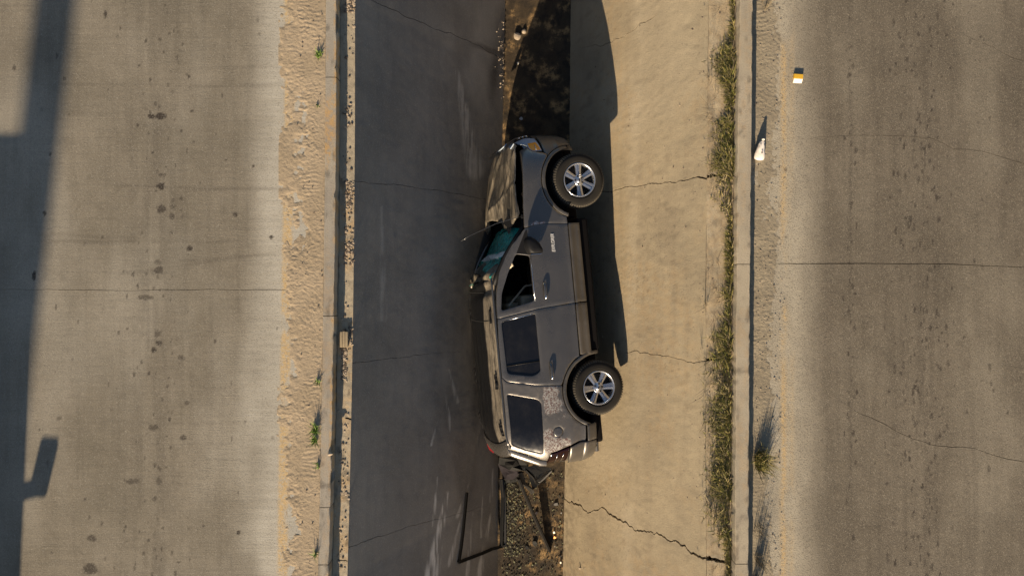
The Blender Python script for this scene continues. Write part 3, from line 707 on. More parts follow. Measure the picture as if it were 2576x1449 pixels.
# glazing bar in the rear door, bright belt and frame lines
def bar_between(name, p, q, w, h, mat, parent, off=0.):
    p, q = Vector(p), Vector(q); d = (q - p); L = d.length; d.normalize(); up = Vector((0, -1, 0)); s = d.cross(up).normalized(); up = s.cross(d)
    V = [];
    for t_ in (0, L):
        for a, b in ((-w, -h), (w, -h), (w, h), (-w, h)): V.append(p + d * t_ + s * a + up * (b + off))
    return mesh_obj(name, V, [(0, 1, 2, 3)[::-1], (4, 5, 6, 7), (0, 1, 5, 4), (1, 2, 6, 5), (2, 3, 7, 6), (3, 0, 4, 7)], mat, parent)
def sp(x, z, o=0.): return (x, -(float(hw(x, z)) + o), z)
def tube(name, pts, r, mat, parent, n=6, caps=True):
    pts = [Vector(p) for p in pts]; V = []; Fc = []; rs = r if isinstance(r, (list, tuple)) else [r] * len(pts)
    for i, p in enumerate(pts):
        d = (pts[min(i + 1, len(pts) - 1)] - pts[max(i - 1, 0)]).normalized(); a = d.orthogonal().normalized() if i == 0 else (a - d * a.dot(d)).normalized(); b = d.cross(a)
        for k in range(n): V.append(p + (a * math.cos(2 * math.pi * k / n) + b * math.sin(2 * math.pi * k / n)) * rs[i])
    for i in range(len(pts) - 1):
        for k in range(n): Fc.append((i * n + k, i * n + (k + 1) % n, (i + 1) * n + (k + 1) % n, (i + 1) * n + k))
    if caps: Fc += [tuple(range(n))[::-1], tuple(range(len(V) - n, len(V)))]
    return mesh_obj(name, V, Fc, mat, parent, n > 4)
tube('window_divider', [sp(-1.02, 1.63, -.014), sp(-.985, 1.2, -.014)], .008, M['plastic'], doors['r', -1])
tube('window_edge_strip', [sp(-.405, 1.63, -.002), sp(-.335, 1.2, -.002)], .005, M['chrome'], doors['r', -1])
tube('belt_strip', [sp(.45, 1.192, .002), sp(.1, 1.189, .003), sp(-.165, 1.188, .002)], .006, M['chrome'], doors['f', -1])
# quarter panels
qg = rounded([(-1.393, 1.655), (-1.500, 1.270), (-1.56, 1.225), (-2.27, 1.245), (-2.19, 1.47), (-2.10, 1.645)], .035)
quarter = [(-1.345, .93), (-1.303, 1.292), (-1.227, 1.64), (-1.165, 1.70), (-1.6, 1.70), (-2.05, 1.705), (-2.17, 1.68), (-2.26, 1.45), (-2.36, 1.255), (-2.385, 1.17), (-2.262, 1.135), (-2.235, 1.03), (-2.195, .89), (-2.15, .75), (-2.165, .64)] + arc(*RAc, RB, 153, 80, 12)
fhole = arc(-1.969, 1.035, .072, 0, 345, 22)
for sg in (-1, 1):
    q = panel('quarter_panel', quarter, side(sg), M['paint_q'] if sg < 0 else M['paint'], car, holes=[qg] + ([fhole] if sg < 0 else []), st=.035, flip=sg > 0)
    panel('window', qg, lambda a, b, d, s=sg: np.stack([a, s * (hw(a, b) - .015 - d), b], -1), M['tint'], q, gap=0, st=.06, lip=.004, drop=0, flip=sg > 0)
    if sg < 0: panel('fuel_door', arc(-1.969, 1.035, .072, 0, 345, 22), side(sg), M['paint'], q, st=.03, gap=.005, flange=.02)
    # rear bumper corner and side, two pieces with a crease
    panel('rear_bumper_side', [(-1.925, .62), (-1.915, .47), (-2.15, .475), (-2.16, .62)], side_out(sg, .02), M['clad'], car, st=.03, flip=sg > 0)
    panel('rear_bumper', [(-2.158, .63), (-2.158, .475), (-2.30, .47), (-2.44, .48), (-2.485, .62), (-2.485, .84), (-2.40, .875), (-2.205, .875), (-2.155, .73)], side_out(sg, .02), M['clad'], car, st=.025, flip=sg > 0)
    panel('bumper_crease', [(-2.165, .668), (-2.165, .635), (-2.30, .635), (-2.485, .635), (-2.485, .668), (-2.30, .668)], side_out(sg, .034), M['clad'], car, st=.015, flip=sg > 0, lip=.006, gap=0)
    tl = panel('tail_light', rounded([(-2.21, .88), (-2.245, 1.03), (-2.275, 1.13), (-2.39, 1.16), (-2.445, 1.165), (-2.455, .88)], .02), side(sg), M['red_lens'], car, st=.025, flip=sg > 0)
    for zz in (.955, 1.045): tube('lamp_rib', [(x, sg * (float(hw(x, zz)) + .001), zz) for x in (-2.30, -2.36, -2.42, -2.45)], .006, M['chrome'], tl)
# roof, hood
roof_poly = [(-2.28, -.50), (-2.28, .50), (-2.12, .60), (-1.6, .645), (-.4, .645), (.1, .63), (.27, .55), (.22, .2), (.30, 0), (.2, -.25), (.27, -.55), (.1, -.63), (-.4, -.645), (-1.6, -.645), (-2.12, -.60)]
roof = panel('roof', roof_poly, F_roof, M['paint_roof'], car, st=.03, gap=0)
for sg in (-1, 1):
    # drip channel moulding and rail mounts with torn rail stubs
    tube('roof_moulding', [(x, sg * (float(hw(max(x, -2.0), 1.705)) - .005), 1.712 - .12 * float(sst(-1.95, -2.4, x))) for x in np.linspace(-2.15, .2, 24)], .016, M['handle'], roof)
    for x0, x1 in ((-.42, -.22), (-1.33, -1.12), (-1.98, -1.80)):
        V = []; n = 7
        for i in range(n + 1):
            x = x0 + (x1 - x0) * i / n; w = .018 * (.5 + rnd.random())
            for dy, dz in ((-w, -.01), (w, -.01), (w * .7, .02 + .012 * rnd.random()), (-w * .7, .02)): V.append((x, sg * .575 + dy, float(roofz(x, .575)) + dz))
        Fc = [(4 * i + k, 4 * i + (k + 1) % 4, 4 * i + 4 + (k + 1) % 4, 4 * i + 4 + k) for i in range(n) for k in range(4)] + [(3, 2, 1, 0), (4 * n, 4 * n + 1, 4 * n + 2, 4 * n + 3)]
        mesh_obj('rail_mount', V, Fc, M['plastic'], roof)
for xs in (-.38, .02):
    tube('roof_seam', [(xs + .01 * math.sin(y * 5), y, float(roofz(xs, y)) + .001) for y in np.linspace(-.56, .56, 16)], .006, M['gap'], roof, 4)
hood_poly = [(2.10, -.45), (2.12, 0), (2.10, .45), (1.98, .66), (1.6, .73), (1.1, .77), (.98, .74), (.90, .62), (.92, .5), (1.0, .36), (1.06, .2), (1.05, 0), (1.02, -.15), (.96, -.22), (.89, -.33), (.86, -.5), (.92, -.66), (.99, -.76), (1.2, -.78), (1.6, -.73), (1.98, -.66)]
hood = panel('hood', hood_poly, lambda a, b, d: F_hood(a, b, d) + np.stack([0 * a, 0 * a, .012 + 0 * a], -1), M['paint_hood'], car, st=.03, gap=0, flange=.02)
# engine bay, cowl and inner black body
def box(name, x0, x1, y0, y1, z0, z1, mat, parent, bev=.0):
    bm = bmesh.new(); bmesh.ops.create_cube(bm, size=1)
    for v_ in bm.verts: v_.co = Vector((x0 + (v_.co.x + .5) * (x1 - x0), y0 + (v_.co.y + .5) * (y1 - y0), z0 + (v_.co.z + .5) * (z1 - z0)))
    if bev: bmesh.ops.bevel(bm, geom=bm.edges[:], offset=bev, segments=3, affect='EDGES', profile=.6)
    me = bpy.data.meshes.new(name); bm.to_mesh(me); bm.free(); me.materials.append(mat)
    if bev: me.polygons.foreach_set('use_smooth', [True] * len(me.polygons))
    o = bpy.data.objects.new(name, me); COL.objects.link(o); o.parent = parent; return o
box('engine_bay', .80, 1.95, -.70, .70, .50, 1.13, M['dark'], car, .04)
box('floor_pan', -2.25, .9, -.72, .72, .30, .46, M['dark'], car, .05)
box('rear_crash_beam', -2.36, -1.98, -.62, .62, .46, .86, M['dark'], car, .04)
box('front_subframe', .8, 2.05, -.42, .42, .26, .55, M['dark'], car, .05)
box('side_sill', -.93, .92, -.86, -.70, .30, .46, M['dark'], car, .03)
box('side_sill', -.93, .92, .70, .86, .30, .46, M['dark'], car, .03)
box('fuel_tank', -1.9, -.9, -.1, .45, .24, .42, M['plastic'], car, .05)
tube('exhaust_pipe', [(.6, -.25, .30), (-.8, -.3, .28), (-1.2, -.45, .36), (-2.0, -.5, .34), (-2.42, -.5, .33)], [.03, .03, .06, .06, .03], M['wheel_dark'], car, 8)
tube('drive_shaft', [(.6, 0, .36), (-1.45, 0, .36)], .04, M['wheel_dark'], car, 8)
for xw in (1.453, -1.453): tube('axle', [(xw, -.7, .375), (xw, .7, .375)], .045, M['wheel_dark'], car, 8)
def liner(c, sg):
    V = []; n = 16
    for yy in (.90, .56):
        for i in range(n + 1):
            a = math.radians(2 + 172 * i / n); V.append((c[0] + RA * 1.01 * math.cos(a), sg * (yy if yy < .7 else float(hw(c[0] + RA * math.cos(a), max(.45, c[1] + RA * math.sin(a)))) - .03), c[1] + RA * 1.01 * math.sin(a)))
    m = n + 1; Fc = [(i, i + 1, m + i + 1, m + i) for i in range(n)]
    V.append((c[0], sg * .56, c[1])); Fc += [(m + i, m + i + 1, 2 * m) for i in range(n)]
    mesh_obj('wheel_liner', V, Fc, M['dark'], car)
for c in (FAc, RAc):
    for sg in (-1, 1): liner(c, sg)
# windshield: shattered, sagging green sheet between the pillars
def F_wind(a, b, d):
    a = np.asarray(a, float); b = np.asarray(b, float)   # a: 0 at the cowl .. 1 at the roof; b: across
    x = .93 - .72 * a - .10 * (b / .7) ** 2 + .0 * a; z = 1.235 + .46 * a - .04 * np.abs(b / .7) ** 2
    sag = .03 - .05 * np.exp(-((a - .55) / .3) ** 2) * np.exp(-((b - .1) / .5) ** 2) + .07 * (fbm(a * 5, b * 5, 3, 6) - .5) + .06 * np.sin(a * 11 + b * 3) * sst(.65, .85, a) + .07 * np.exp(-((a - .56 + .03 * np.sin(b * 9)) / .045) ** 2)  # last term: ridge added so the white glare band catches sun
    return np.stack([x, b, z + sag - d], -1)
wind = panel('windshield', [(0, -.70), (1, -.56), (1.03, -.2), (.98, .1), (1.02, .56), (0, .70)], F_wind, M['wind'], car, st=.035, gap=0, flange=.008, drop=0, lip=.004, flip=True)
# crumpled roof header over the glass
def F_head(a, b, d):
    s_ = np.sin(b * 9 + .6) * .035 + .02 * np.sin(b * 23)
    x = .17 + .23 * a - .06 * a * (b / .6) ** 2 + s_ * a; z = 1.745 - .15 * a - .05 * np.abs(b / .6) ** 2 + .05 * np.sin(a * 3.1) * (1 + .6 * np.sin(b * 12)) 
    return np.stack([x, b, z - d], -1)
panel('roof_header', [(0, -.60), (1, -.58), (1, .58), (0, .60)], F_head, M['paint_hood'], car, st=.03, gap=0, flange=.02)
for sg in (-1, 1):
    tube('windshield_pillar', [(.86, sg * .80, 1.23), (.66, sg * .765, 1.385), (.47, sg * .725, 1.515), (.25, sg * .685, 1.625), (.1, sg * .665, 1.68)], [.03, .032, .032, .034, .03], M['plastic'] if sg < 0 else M['paint'], car, 8)
box('cowl_panel', .86, 1.02, -.70, .70, 1.12, 1.21, M['plastic'], car, .02)
def shard(name, pts, th, mat, parent):
    pts = [Vector(p) for p in pts]; n = (pts[1] - pts[0]).cross(pts[2] - pts[0]).normalized() * th; k = len(pts)
    return mesh_obj(name, [p + n for p in pts] + [p - n for p in pts], [tuple(range(k)), tuple(range(2 * k - 1, k - 1, -1))] + [(i, i + k, (i + 1) % k + k, (i + 1) % k) for i in range(k)], mat, parent)
shard('hinge_plate', [(1.02, -.45, 1.33), (.93, -.42, 1.36), (.80, -.40, 1.33), (.86, -.47, 1.30), (.98, -.53, 1.29)], .004, M['clad'], car)
shard('hinge_plate', [(1.25, -.76, 1.27), (1.12, -.74, 1.30), (.98, -.76, 1.29), (1.05, -.79, 1.26)], .004, M['clad'], car)
shard('cowl_flap', [(1.06, -.60, 1.36), (.95, -.52, 1.43), (.86, -.60, 1.37), (.9, -.66, 1.33)], .003, M['plastic'], car)
tube('wiper_arm', [(.93, -.66, 1.27), (.88, -.3, 1.30), (.84, .1, 1.31)], .008, M['plastic'], car, 5)
tube('radio_antenna', [(1.0, -.79, 1.235), (.99, -.80, 1.32), (.93, -.72, 1.60), (.80, -.62, 1.95), (.74, -.60, 2.07)], .0035, M['handle'], car, 5)
box('antenna_base', .975, 1.03, -.82, -.78, 1.215, 1.245, M['plastic'], car, .008)
# front end
def F_front(a, b, d):   # a: y, b: z
    a = np.asarray(a, float); w = np.abs(a) / .80
    x = xfront(b) + .02 - .40 * w ** 3.2 - d
    return np.stack([x, a, b], -1)
panel('front_bumper', [(-.70, .36), (.70, .36), (.74, .60), (.74, .86), (-.74, .86), (-.74, .60)], F_front, M['clad'], car, st=.05, gap=0)
both('bumper_side', [(1.86, .845), (1.80, .79)] + arc(*FAc, RB, 44, 10, 8) + [(1.98, .40), (2.10, .42), (2.145, .60), (2.15, .85)], M['clad'], st=.03)
gr = panel('grille', [(-.42, .88), (.42, .88), (.44, 1.08), (-.44, 1.08)], lambda a, b, d: F_front(a, b, d + .02), M['plastic'], car, st=.06, gap=0)
for k in range(3): tube('grille_bar', [F_front(np.array(y), np.array(.92 + k * .055), -.004) for y in np.linspace(-.40, .40, 9)], .012, M['chrome'], gr)
for sg in (-1, 1):
    hl = panel('headlight', rounded([(-.47 * sg, .89), (-.70 * sg, .89), (-.715 * sg, 1.06), (-.47 * sg, 1.08)], .02), F_front, M['lens'], car, st=.05, flip=sg > 0)
    panel('marker_lamp', [(2.10, 1.12), (2.13, .99), (2.10, .89), (1.885, .862), (1.882, .99), (1.915, 1.03), (1.985, 1.05), (2.03, 1.12)], side_out(sg if sg < 0 else sg, .004), M['lens'], hl, st=.025, flip=sg > 0)
    am = panel('amber_reflector', rounded([(2.02, 1.03), (2.03, .905), (1.895, .872), (1.89, 1.0), (1.945, 1.035)], .015), side_out(sg, .010), M['amber'], hl, st=.02, flip=sg > 0, flange=.012)
    tube('reflector_rib', [(x, sg * (float(hw(x, .945)) + .012), .945) for x in (1.902, 1.94, 1.985)], .005, M['lens'], hl)
shard('broken_grille_piece', [(2.14, .40, 1.16), (2.11, .62, 1.16), (2.06, .64, 1.24), (2.10, .42, 1.22)], .006, M['plastic'], car)
shard('broken_grille_piece', [(2.16, -.05, 1.12), (2.14, .32, 1.14), (2.10, .32, 1.17), (2.12, -.05, 1.16)], .008, M['lens'], car)
shard('broken_grille_piece', [(2.09, -.42, 1.14), (2.05, -.55, 1.17), (1.99, -.50, 1.21), (2.05, -.36, 1.19)], .008, M['lens'], car)
# tailgate
def F_rear(a, b, d):
    w = np.abs(np.asarray(a, float)) / .86
    return np.stack([xrear(b) - .0 + .30 * w ** 3.0 + d, a, b], -1)
panel('rear_bumper_cover', [(-.74, .42), (.74, .42), (.78, .60), (.78, .86), (-.78, .86), (-.78, .60)], lambda a, b, d: F_rear(a, b, d - .01), M['clad'], car, st=.05, gap=0)
rg = rounded([(-.52, 1.27), (.52, 1.27), (.47, 1.60), (-.47, 1.60)], .05)
tg = panel('tailgate', [(-.66, .87), (.66, .87), (.70, 1.16), (.66, 1.3), (.56, 1.66), (-.56, 1.66), (-.66, 1.3), (-.70, 1.16)], F_rear, M['paint'], car, holes=[rg], st=.045)
panel('window', rg, lambda a, b, d: F_rear(a, b, d + .012), M['tint'], tg, gap=0, st=.08, lip=.004, drop=0)
# D pillar / rear corner strips and spoiler
for sg in (-1, 1):
    def F_pil(a, b, d, s=sg):    # a along height 0..1, b across 0..1
        zz = 1.19 + .50 * a; xx = -2.36 + .17 * a ** 1.2
        x0 = np.interp(zz, [1.17, 1.255, 1.45, 1.69], [-2.39, -2.37, -2.27, -2.165]); y0 = hw(x0, zz)
        x1 = xrear(zz) + .03 ; y1 = .66 - .12 * a
        ang = b * math.pi / 2
        return np.stack([x0 + (x1 - x0) * np.sin(ang) , s * (y1 + (y0 - y1) * np.cos(ang) - d), zz], -1)
    panel('rear_pillar', [(-.04, 0), (1, 0), (1, 1), (-.04, 1)], F_pil, M['paint'], car, st=.07, gap=0, flip=sg > 0)
def F_spoil(a, b, d):   # a across y, b 0..1 front to rear
    return np.stack([-2.14 - .20 * b + .10 * np.abs(a / .62) ** 3 + 0 * a, a, 1.775 - .065 * b ** 1.6 - .07 * np.abs(a / .62) ** 2.6 - d + .012 * np.sin(b * 3)], -1)
sp_ = panel('roof_spoiler', [(-.60, 0), (.60, 0), (.60, 1), (-.60, 1)], F_spoil, M['paint'], car, st=.05, gap=0, flange=.05)
shard('high_brake_light', [(-2.25, .10, 1.74), (-2.25, .36, 1.73), (-2.345, .36, 1.70), (-2.345, .10, 1.71)], .012, M['red'], sp_)
# mirror, handles, lettering
def blob(name, rings, mat, parent, n=14, sm=True):
    V = []; Fc = []
    for (c, u, v_, ru, rv) in rings:
        c, u, v_ = Vector(c), Vector(u), Vector(v_)
        for k in range(n):
            a = 2 * math.pi * k / n; ca, sa = math.cos(a), math.sin(a); e = .75
            V.append(c + u * ru * math.copysign(abs(ca) ** e, ca) + v_ * rv * math.copysign(abs(sa) ** e, sa))
    m = len(rings)
    for i in range(m - 1):
        for k in range(n): Fc.append((i * n + k, i * n + (k + 1) % n, (i + 1) * n + (k + 1) % n, (i + 1) * n + k))
    Fc += [tuple(range(n))[::-1], tuple(range((m - 1) * n, m * n))]
    return mesh_obj(name, V, Fc, mat, parent, sm)
for sg in (-1, 1):
    yb = float(hw(.6, 1.2))
    X_, Z_ = (1, 0, 0), (0, 0, 1)
    ol = [(.70, 1.275), (.66, 1.31), (.56, 1.305), (.475, 1.27), (.462, 1.22), (.462, 1.12), (.475, 1.085), (.51, 1.08), (.60, 1.12), (.67, 1.19), (.70, 1.24)]
    V = []; m = len(ol); cx = sum(p[0] for p in ol) / m; cz = sum(p[1] for p in ol) / m
    for dy, k in ((-.01, .45), (.05, .55), (.085, .9), (.13, 1.), (.20, 1.), (.245, .9), (.262, .66), (.268, .3)):
        for p in ol: V.append((cx + (p[0] - cx) * k, sg * (yb + dy), cz + (p[1] - cz) * k))
    Fc = [(i * m + k, i * m + (k + 1) % m, (i + 1) * m + (k + 1) % m, (i + 1) * m + k) for i in range(7) for k in range(m)] + [tuple(range(7 * m, 8 * m))]
    mr = mesh_obj('side_mirror', V, Fc, M['plastic'], car, True)
    box('mirror_glass', .455, .461, min(sg * (yb + .10), sg * (yb + .23)), max(sg * (yb + .10), sg * (yb + .23)), 1.11, 1.26, M['chrome'], mr)
    shard('mirror_mount', [(.80, sg * (float(hw(.8, 1.235)) - .004), 1.225), (.50, sg * (float(hw(.5, 1.38)) - .004), 1.365), (.47, sg * (float(hw(.5, 1.21)) - .0), 1.205), (.80, sg * (float(hw(.8, 1.21)) - .0), 1.205)], .01, M['plastic'], mr)
    for nm, (hx, hz) in zip('fr', ((-.035, 1.045), (-1.128, 1.060))):
        r = []
        for i, t_ in enumerate(np.linspace(-1, 1, 9)):
            o = .012 + .036 * (1 - abs(t_) ** 4); r.append(((hx + .12 * t_, sg * (float(hw(hx, hz)) + o), hz + .004), (0, 0, 1), (0, 1, 0), .022 if abs(t_) < .99 else .014, .012))
        h_ = blob('door_handle', r, M['handle'], doors[nm, sg], 10)
        rr2 = [((hx + .02 + .05 * t_, sg * (float(hw(hx, hz)) - .001), hz + .002), (0, 0, 1), (0, 1, 0), .020 * math.sqrt(max(.02, 1 - t_ * t_)), .006) for t_ in np.linspace(-1, 1, 9)]
        blob('handle_recess', rr2, M['gap'], h_, 10)
        tube('key_cylinder', [(hx - .075, sg * (float(hw(hx, hz)) + .044), hz + .004), (hx - .115, sg * (float(hw(hx, hz)) + .036), hz + .004)], .019, M['chrome'], h_, 10)
fc = bpy.data.curves.new('lettering', 'FONT'); fc.body = 'EXPLORER'; fc.size = .066; fc.shear = .25; fc.extrude = .003; fc.space_character = 1.0; fc.align_x = 'CENTER'
fo = bpy.data.objects.new('lettering_source', fc); COL.objects.link(fo); bpy.context.view_layer.update()
dg = bpy.context.evaluated_depsgraph_get(); lm = bpy.data.meshes.new_from_object(fo.evaluated_get(dg)); bpy.data.objects.remove(fo)
lm.name = 'lettering'; lm.materials.clear(); lm.materials.append(M['badge'])
co = np.array([tuple(v_.co) for v_ in lm.vertices]); lx = .60 + co[:, 0] * .80; lz = .845 + co[:, 1]
nv = np.stack([lx, -(hw(lx, lz) + .005 + co[:, 2]), lz], -1); lm.vertices.foreach_set('co', nv.astype(np.float32).ravel()); lm.update()
lo = bpy.data.objects.new('lettering', lm); COL.objects.link(lo); lo.parent = doors['f', -1]
# interior seen through the broken front window
box('dashboard', .45, .85, -.68, .68, .85, 1.10, M['plastic'], car, .05)
def seat(x, y):
    s_ = box('seat', x - .25, x + .25, y - .25, y + .25, .62, .78, M['cloth'], car, .06)
    b_ = box('backrest', x - .38, x - .20, y - .25, y + .25, .74, 1.30, M['cloth'], s_, .06)
    box('headrest', x - .40, x - .29, y - .13, y + .13, 1.30, 1.48, M['cloth'], s_, .04)
seat(.12, -.38); seat(.12, .38); seat(-.85, -.38); seat(-.85, .38)
tube('steering_wheel', [(.42 + .05 * math.cos(a), .38 + .19 * math.cos(a), 1.10 + .18 * math.sin(a)) for a in np.linspace(0, 2 * math.pi, 22)], .017, M['plastic'], car, 8)
tube('grab_handle', [(.50, -.66, 1.335), (.475, -.70, 1.40), (.44, -.69, 1.43), (.39, -.69, 1.42), (.345, -.69, 1.40), (.32, -.66, 1.44)], .017, M['cream'], car, 8)
tube('seat_belt', [(-.2, -.66, 1.50), (.05, -.60, 1.22), (.08, -.62, .8)], .014, M['cloth'], car, 4)
box('console', -.2, .5, -.10, .10, .50, .85, M['cloth'], car, .04)
box('headliner', -2.1, .15, -.60, .60, 1.66, 1.69, M['cream'], car, .01)
box('inner_door_panel', -1.25, .80, -.80, -.77, .50, 1.12, M['dark'], car, .01)
# wheels
def lathe(name, prof, n, mat, parent, sm=True):
    V = []; Fc = []; m = len(prof)
    for i in range(n):
        a = 2 * math.pi * i / n
        for r, h in prof: V.append((r * math.cos(a), -h, r * math.sin(a)))
    for i in range(n):
        j = (i + 1) % n
        for k in range(m - 1): Fc.append((i * m + k, i * m + k + 1, j * m + k + 1, j * m + k))
    return mesh_obj(name, V, Fc, mat, parent, sm)
def wheel(x, sg, rot, steer=0.):
    w = bpy.data.objects.new('wheel', None); COL.objects.link(w); w.parent = car; w.empty_display_size = .1
    w.location = (x, 0, .375); yo = .79
    w.matrix_local = Matrix.Translation((x, sg * yo, .375)) @ Matrix.Rotation(steer, 4, 'Z') @ (Matrix.Rotation(math.pi, 4, 'Z') if sg > 0 else Matrix.Identity(4)) @ Matrix.Rotation(rot, 4, 'Y')
    # h>0 is outward
    lathe('tyre', [(.235, -.10), (.27, -.12), (.33, -.125), (.362, -.10), (.374, -.06), (.376, 0), (.374, .06), (.366, .088), (.350, .104), (.345, .110), (.325, .118), (.300, .122), (.275, .121), (.262, .122), (.250, .118), (.240, .104), (.234, .09)], 72, M['tyre'], w)
    # tread lugs around the shoulder
    V = []; Fc = []
    for i in range(64):
        for r0, r1, h0, h1, off in ((.352, .3795, .062, .106, 0), (.372, .3815, -.02, .05, .5), (.372, .3815, -.10, -.035, 0)):
            a0 = 2 * math.pi * (i + off) / 64; a1 = a0 + 2 * math.pi / 64 * .68; s0 = len(V)
            for a in (a0, a1):
                for r, h in ((r0, h1), (r1, h1 - .016 if h1 > .1 else h1), (r1, h0), (r0, h0)): V.append((r * math.cos(a), -h, r * math.sin(a)))
            Fc += [(s0, s0 + 1, s0 + 5, s0 + 4), (s0 + 1, s0 + 2, s0 + 6, s0 + 5), (s0 + 2, s0 + 3, s0 + 7, s0 + 6), (s0, s0 + 3, s0 + 2, s0 + 1), (s0 + 4, s0 + 5, s0 + 6, s0 + 7)]
    o = mesh_obj('tread_blocks', V, Fc, M['tread'], w); o['kind'] = 'stuff'
    rim = lathe('rim', [(.236, .02), (.238, .10), (.240, .115), (.234, .122), (.224, .118), (.216, .100), (.214, .03), (.214, -.09)], 64, M['alloy'], w)
    lathe('brake_disc', [(.214, -.02), (.15, .0), (.10, .01), (.06, .02), (.0, .02)], 40, M['wheel_dark'], w)
    for i in range(6):
        a = 2 * math.pi * i / 6; ca, sa = math.cos(a), math.sin(a)
        cs = [(-.046, .066), (-.044, .086), (-.016, .092), (-.011, .076), (.011, .076), (.016, .092), (.044, .086), (.046, .066)]
        V = []
        for r, kx, dh in ((.055, .80, -.004), (.10, .80, 0), (.16, .92, .006), (.219, 1.12, .012)):
            for cx_, h in cs: cx = cx_ * kx; V.append((r * ca - cx * sa, -(h + dh), r * sa + cx * ca))
        Fc = [(8 * q + k, 8 * q + k + 1, 8 * q + 9 + k, 8 * q + 8 + k) for q in range(3) for k in range(7)]
        mesh_obj('spoke', V, Fc, M['alloy'], w)
    hub = lathe('hub', [(.078, .05), (.077, .086), (.070, .094), (.034, .097), (.032, .104), (.0, .105)], 32, M['alloy'], w)
    for i in range(5):
        a = 2 * math.pi * (i + .25) / 5; V = []; cx, cz = .057 * math.cos(a), .057 * math.sin(a); n = 10
        V = [(cx + .0135 * math.cos(2 * math.pi * k / n), -.0975, cz + .0135 * math.sin(2 * math.pi * k / n)) for k in range(n)] + [(cx + .0135 * math.cos(2 * math.pi * k / n), -.09, cz + .0135 * math.sin(2 * math.pi * k / n)) for k in range(n)]
        mesh_obj('lug_nut', V, [tuple(range(n))] + [(k, (k + 1) % n, (k + 1) % n + n, k + n) for k in range(n)], M['gap'], w)
    V = [(.024 * math.cos(2 * math.pi * k / 20), -.1075, .010 * math.sin(2 * math.pi * k / 20)) for k in range(20)] + [(.024 * math.cos(2 * math.pi * k / 20), -.100, .010 * math.sin(2 * math.pi * k / 20)) for k in range(20)]
    em = mesh_obj('oval_emblem', V, [tuple(range(20))] + [(k, (k + 1) % 20, (k + 1) % 20 + 20, k + 20) for k in range(20)], M['wheel_dark'], w)
    return w
wheel(1.453, -1, math.radians(0), math.radians(-3)); wheel(-1.453, -1, math.radians(30)); wheel(1.453, 1, .4); wheel(-1.453, 1, .9)
#@@CAR_END
# ------------------------------------------------------------------ vegetation
def blade_mat(name, cols):
    t = NT(name); g = t.n('ShaderNodeNewGeometry'); r = t.n('ShaderNodeValToRGB'); t.t.links.new(g.outputs['Random Per Island'], r.inputs[0])
    e = r.color_ramp.elements
    while len(e) < len(cols): e.new(.5)
    for i, c in enumerate(cols): e[i].position = i / (len(cols) - 1) if len(cols) > 1 else 0; e[i].color = (*c, 1)
    t.out(r.outputs[0], .6, None, 0, Specular_IOR_Level=.2); t.put(t.b.inputs['Subsurface Weight'], 0.); return t.m
M['grass'] = blade_mat('green_and_straw_blades', [(.045, .062, .015), (.12, .13, .028), (.20, .185, .045), (.40, .32, .13), (.07, .085, .02), (.27, .225, .07), (.04, .045, .017), (.46, .38, .19)])
M['grass_dry'] = blade_mat('dry_blades', [(.10, .085, .06), (.26, .21, .13), (.16, .13, .09), (.34, .28, .17)])
M['weed'] = blade_mat('weed_leaves', [(.06, .12, .02), (.12, .20, .035), (.18, .24, .05), (.09, .15, .03)])
def blades(name, roots, mat, parent=None):
    """roots: (x, y, z, height, lean azimuth, lean amount, width)"""
    V = []; Fc = []
    for x, y, z, h, az, ln_, w in roots:
        a2 = az + rnd.uniform(-.8, .8); px, py = math.cos(a2 + math.pi / 2), math.sin(a2 + math.pi / 2); s = len(V); n = 3
        cv = rnd.uniform(.3, 1.0) * ln_
        for i in range(n + 1):
            t_ = i / n; r_ = h * (ln_ * t_ + cv * t_ * t_) * .7; zz = z + h * t_ * (1 - .35 * cv * t_)
            ww = w * (1 - t_) ** .7 * .5 if i < n else .0
            cx, cy = x + math.cos(az) * r_, y + math.sin(az) * r_
            if i < n: V += [(cx + px * ww, cy + py * ww, zz), (cx - px * ww, cy - py * ww, zz)]
            else: V += [(cx, cy, zz)]
        for i in range(n - 1): Fc.append((s + 2 * i, s + 2 * i + 1, s + 2 * i + 3, s + 2 * i + 2))
        Fc.append((s + 2 * n - 2, s + 2 * n - 1, s + 2 * n))
    return mesh_obj(name, V, Fc, mat, parent)
roots = []; dry = []
def g_right(Y): return float(L_rkl(Y)) - .012
for k in range(36000):
    Y = rnd.uniform(-5.2, 5.2)
    d = float(fbm(Y * 1.5, 0, 4, 51)); wdt = .058 + .25 * float(sst(.34, .66, d)) * (.35 + 1.1 * float(fbm(Y * 7, 2, 3, 66)))
    gap = float(sst(.36, .50, fbm(Y * 2.6, 3, 3, 57)))
    if rnd.random() > .22 + .78 * gap: continue
    u = abs(rnd.gauss(0, .45))
    if u > 1.2: continue
    x = g_right(Y) - u * wdt
    h = rnd.uniform(.03, .125) * (1.15 - .5 * u) * (.4 + 1.3 * d * float(fbm(Y * 5, 8, 3, 71)) * 1.6)
    az = math.pi + rnd.gauss(0, .9)
    (roots if rnd.random() < .8 else dry).append((x, Y, ZRl - .01, h, az, rnd.uniform(.3, 1.3), rnd.uniform(.006, .013)))
g1 = blades('verge_grass', roots, M['grass']); tag(g1, 'ragged strip of green and straw grass growing against the left face of the right kerb', None, None, 'stuff')
for k in range(60):       # dry stalks reaching out over the slope
    Y = rnd.uniform(-4, 4); x = g_right(Y) - rnd.uniform(.12, .30)
    az = math.pi + rnd.gauss(0, .7)
    for j in range(rnd.randint(3, 9)): dry.append((x + rnd.gauss(0, .02), Y + rnd.gauss(0, .03), ZRl - .01, rnd.uniform(.08, .2), az + rnd.gauss(0, .5), rnd.uniform(.5, 1.6), .004))
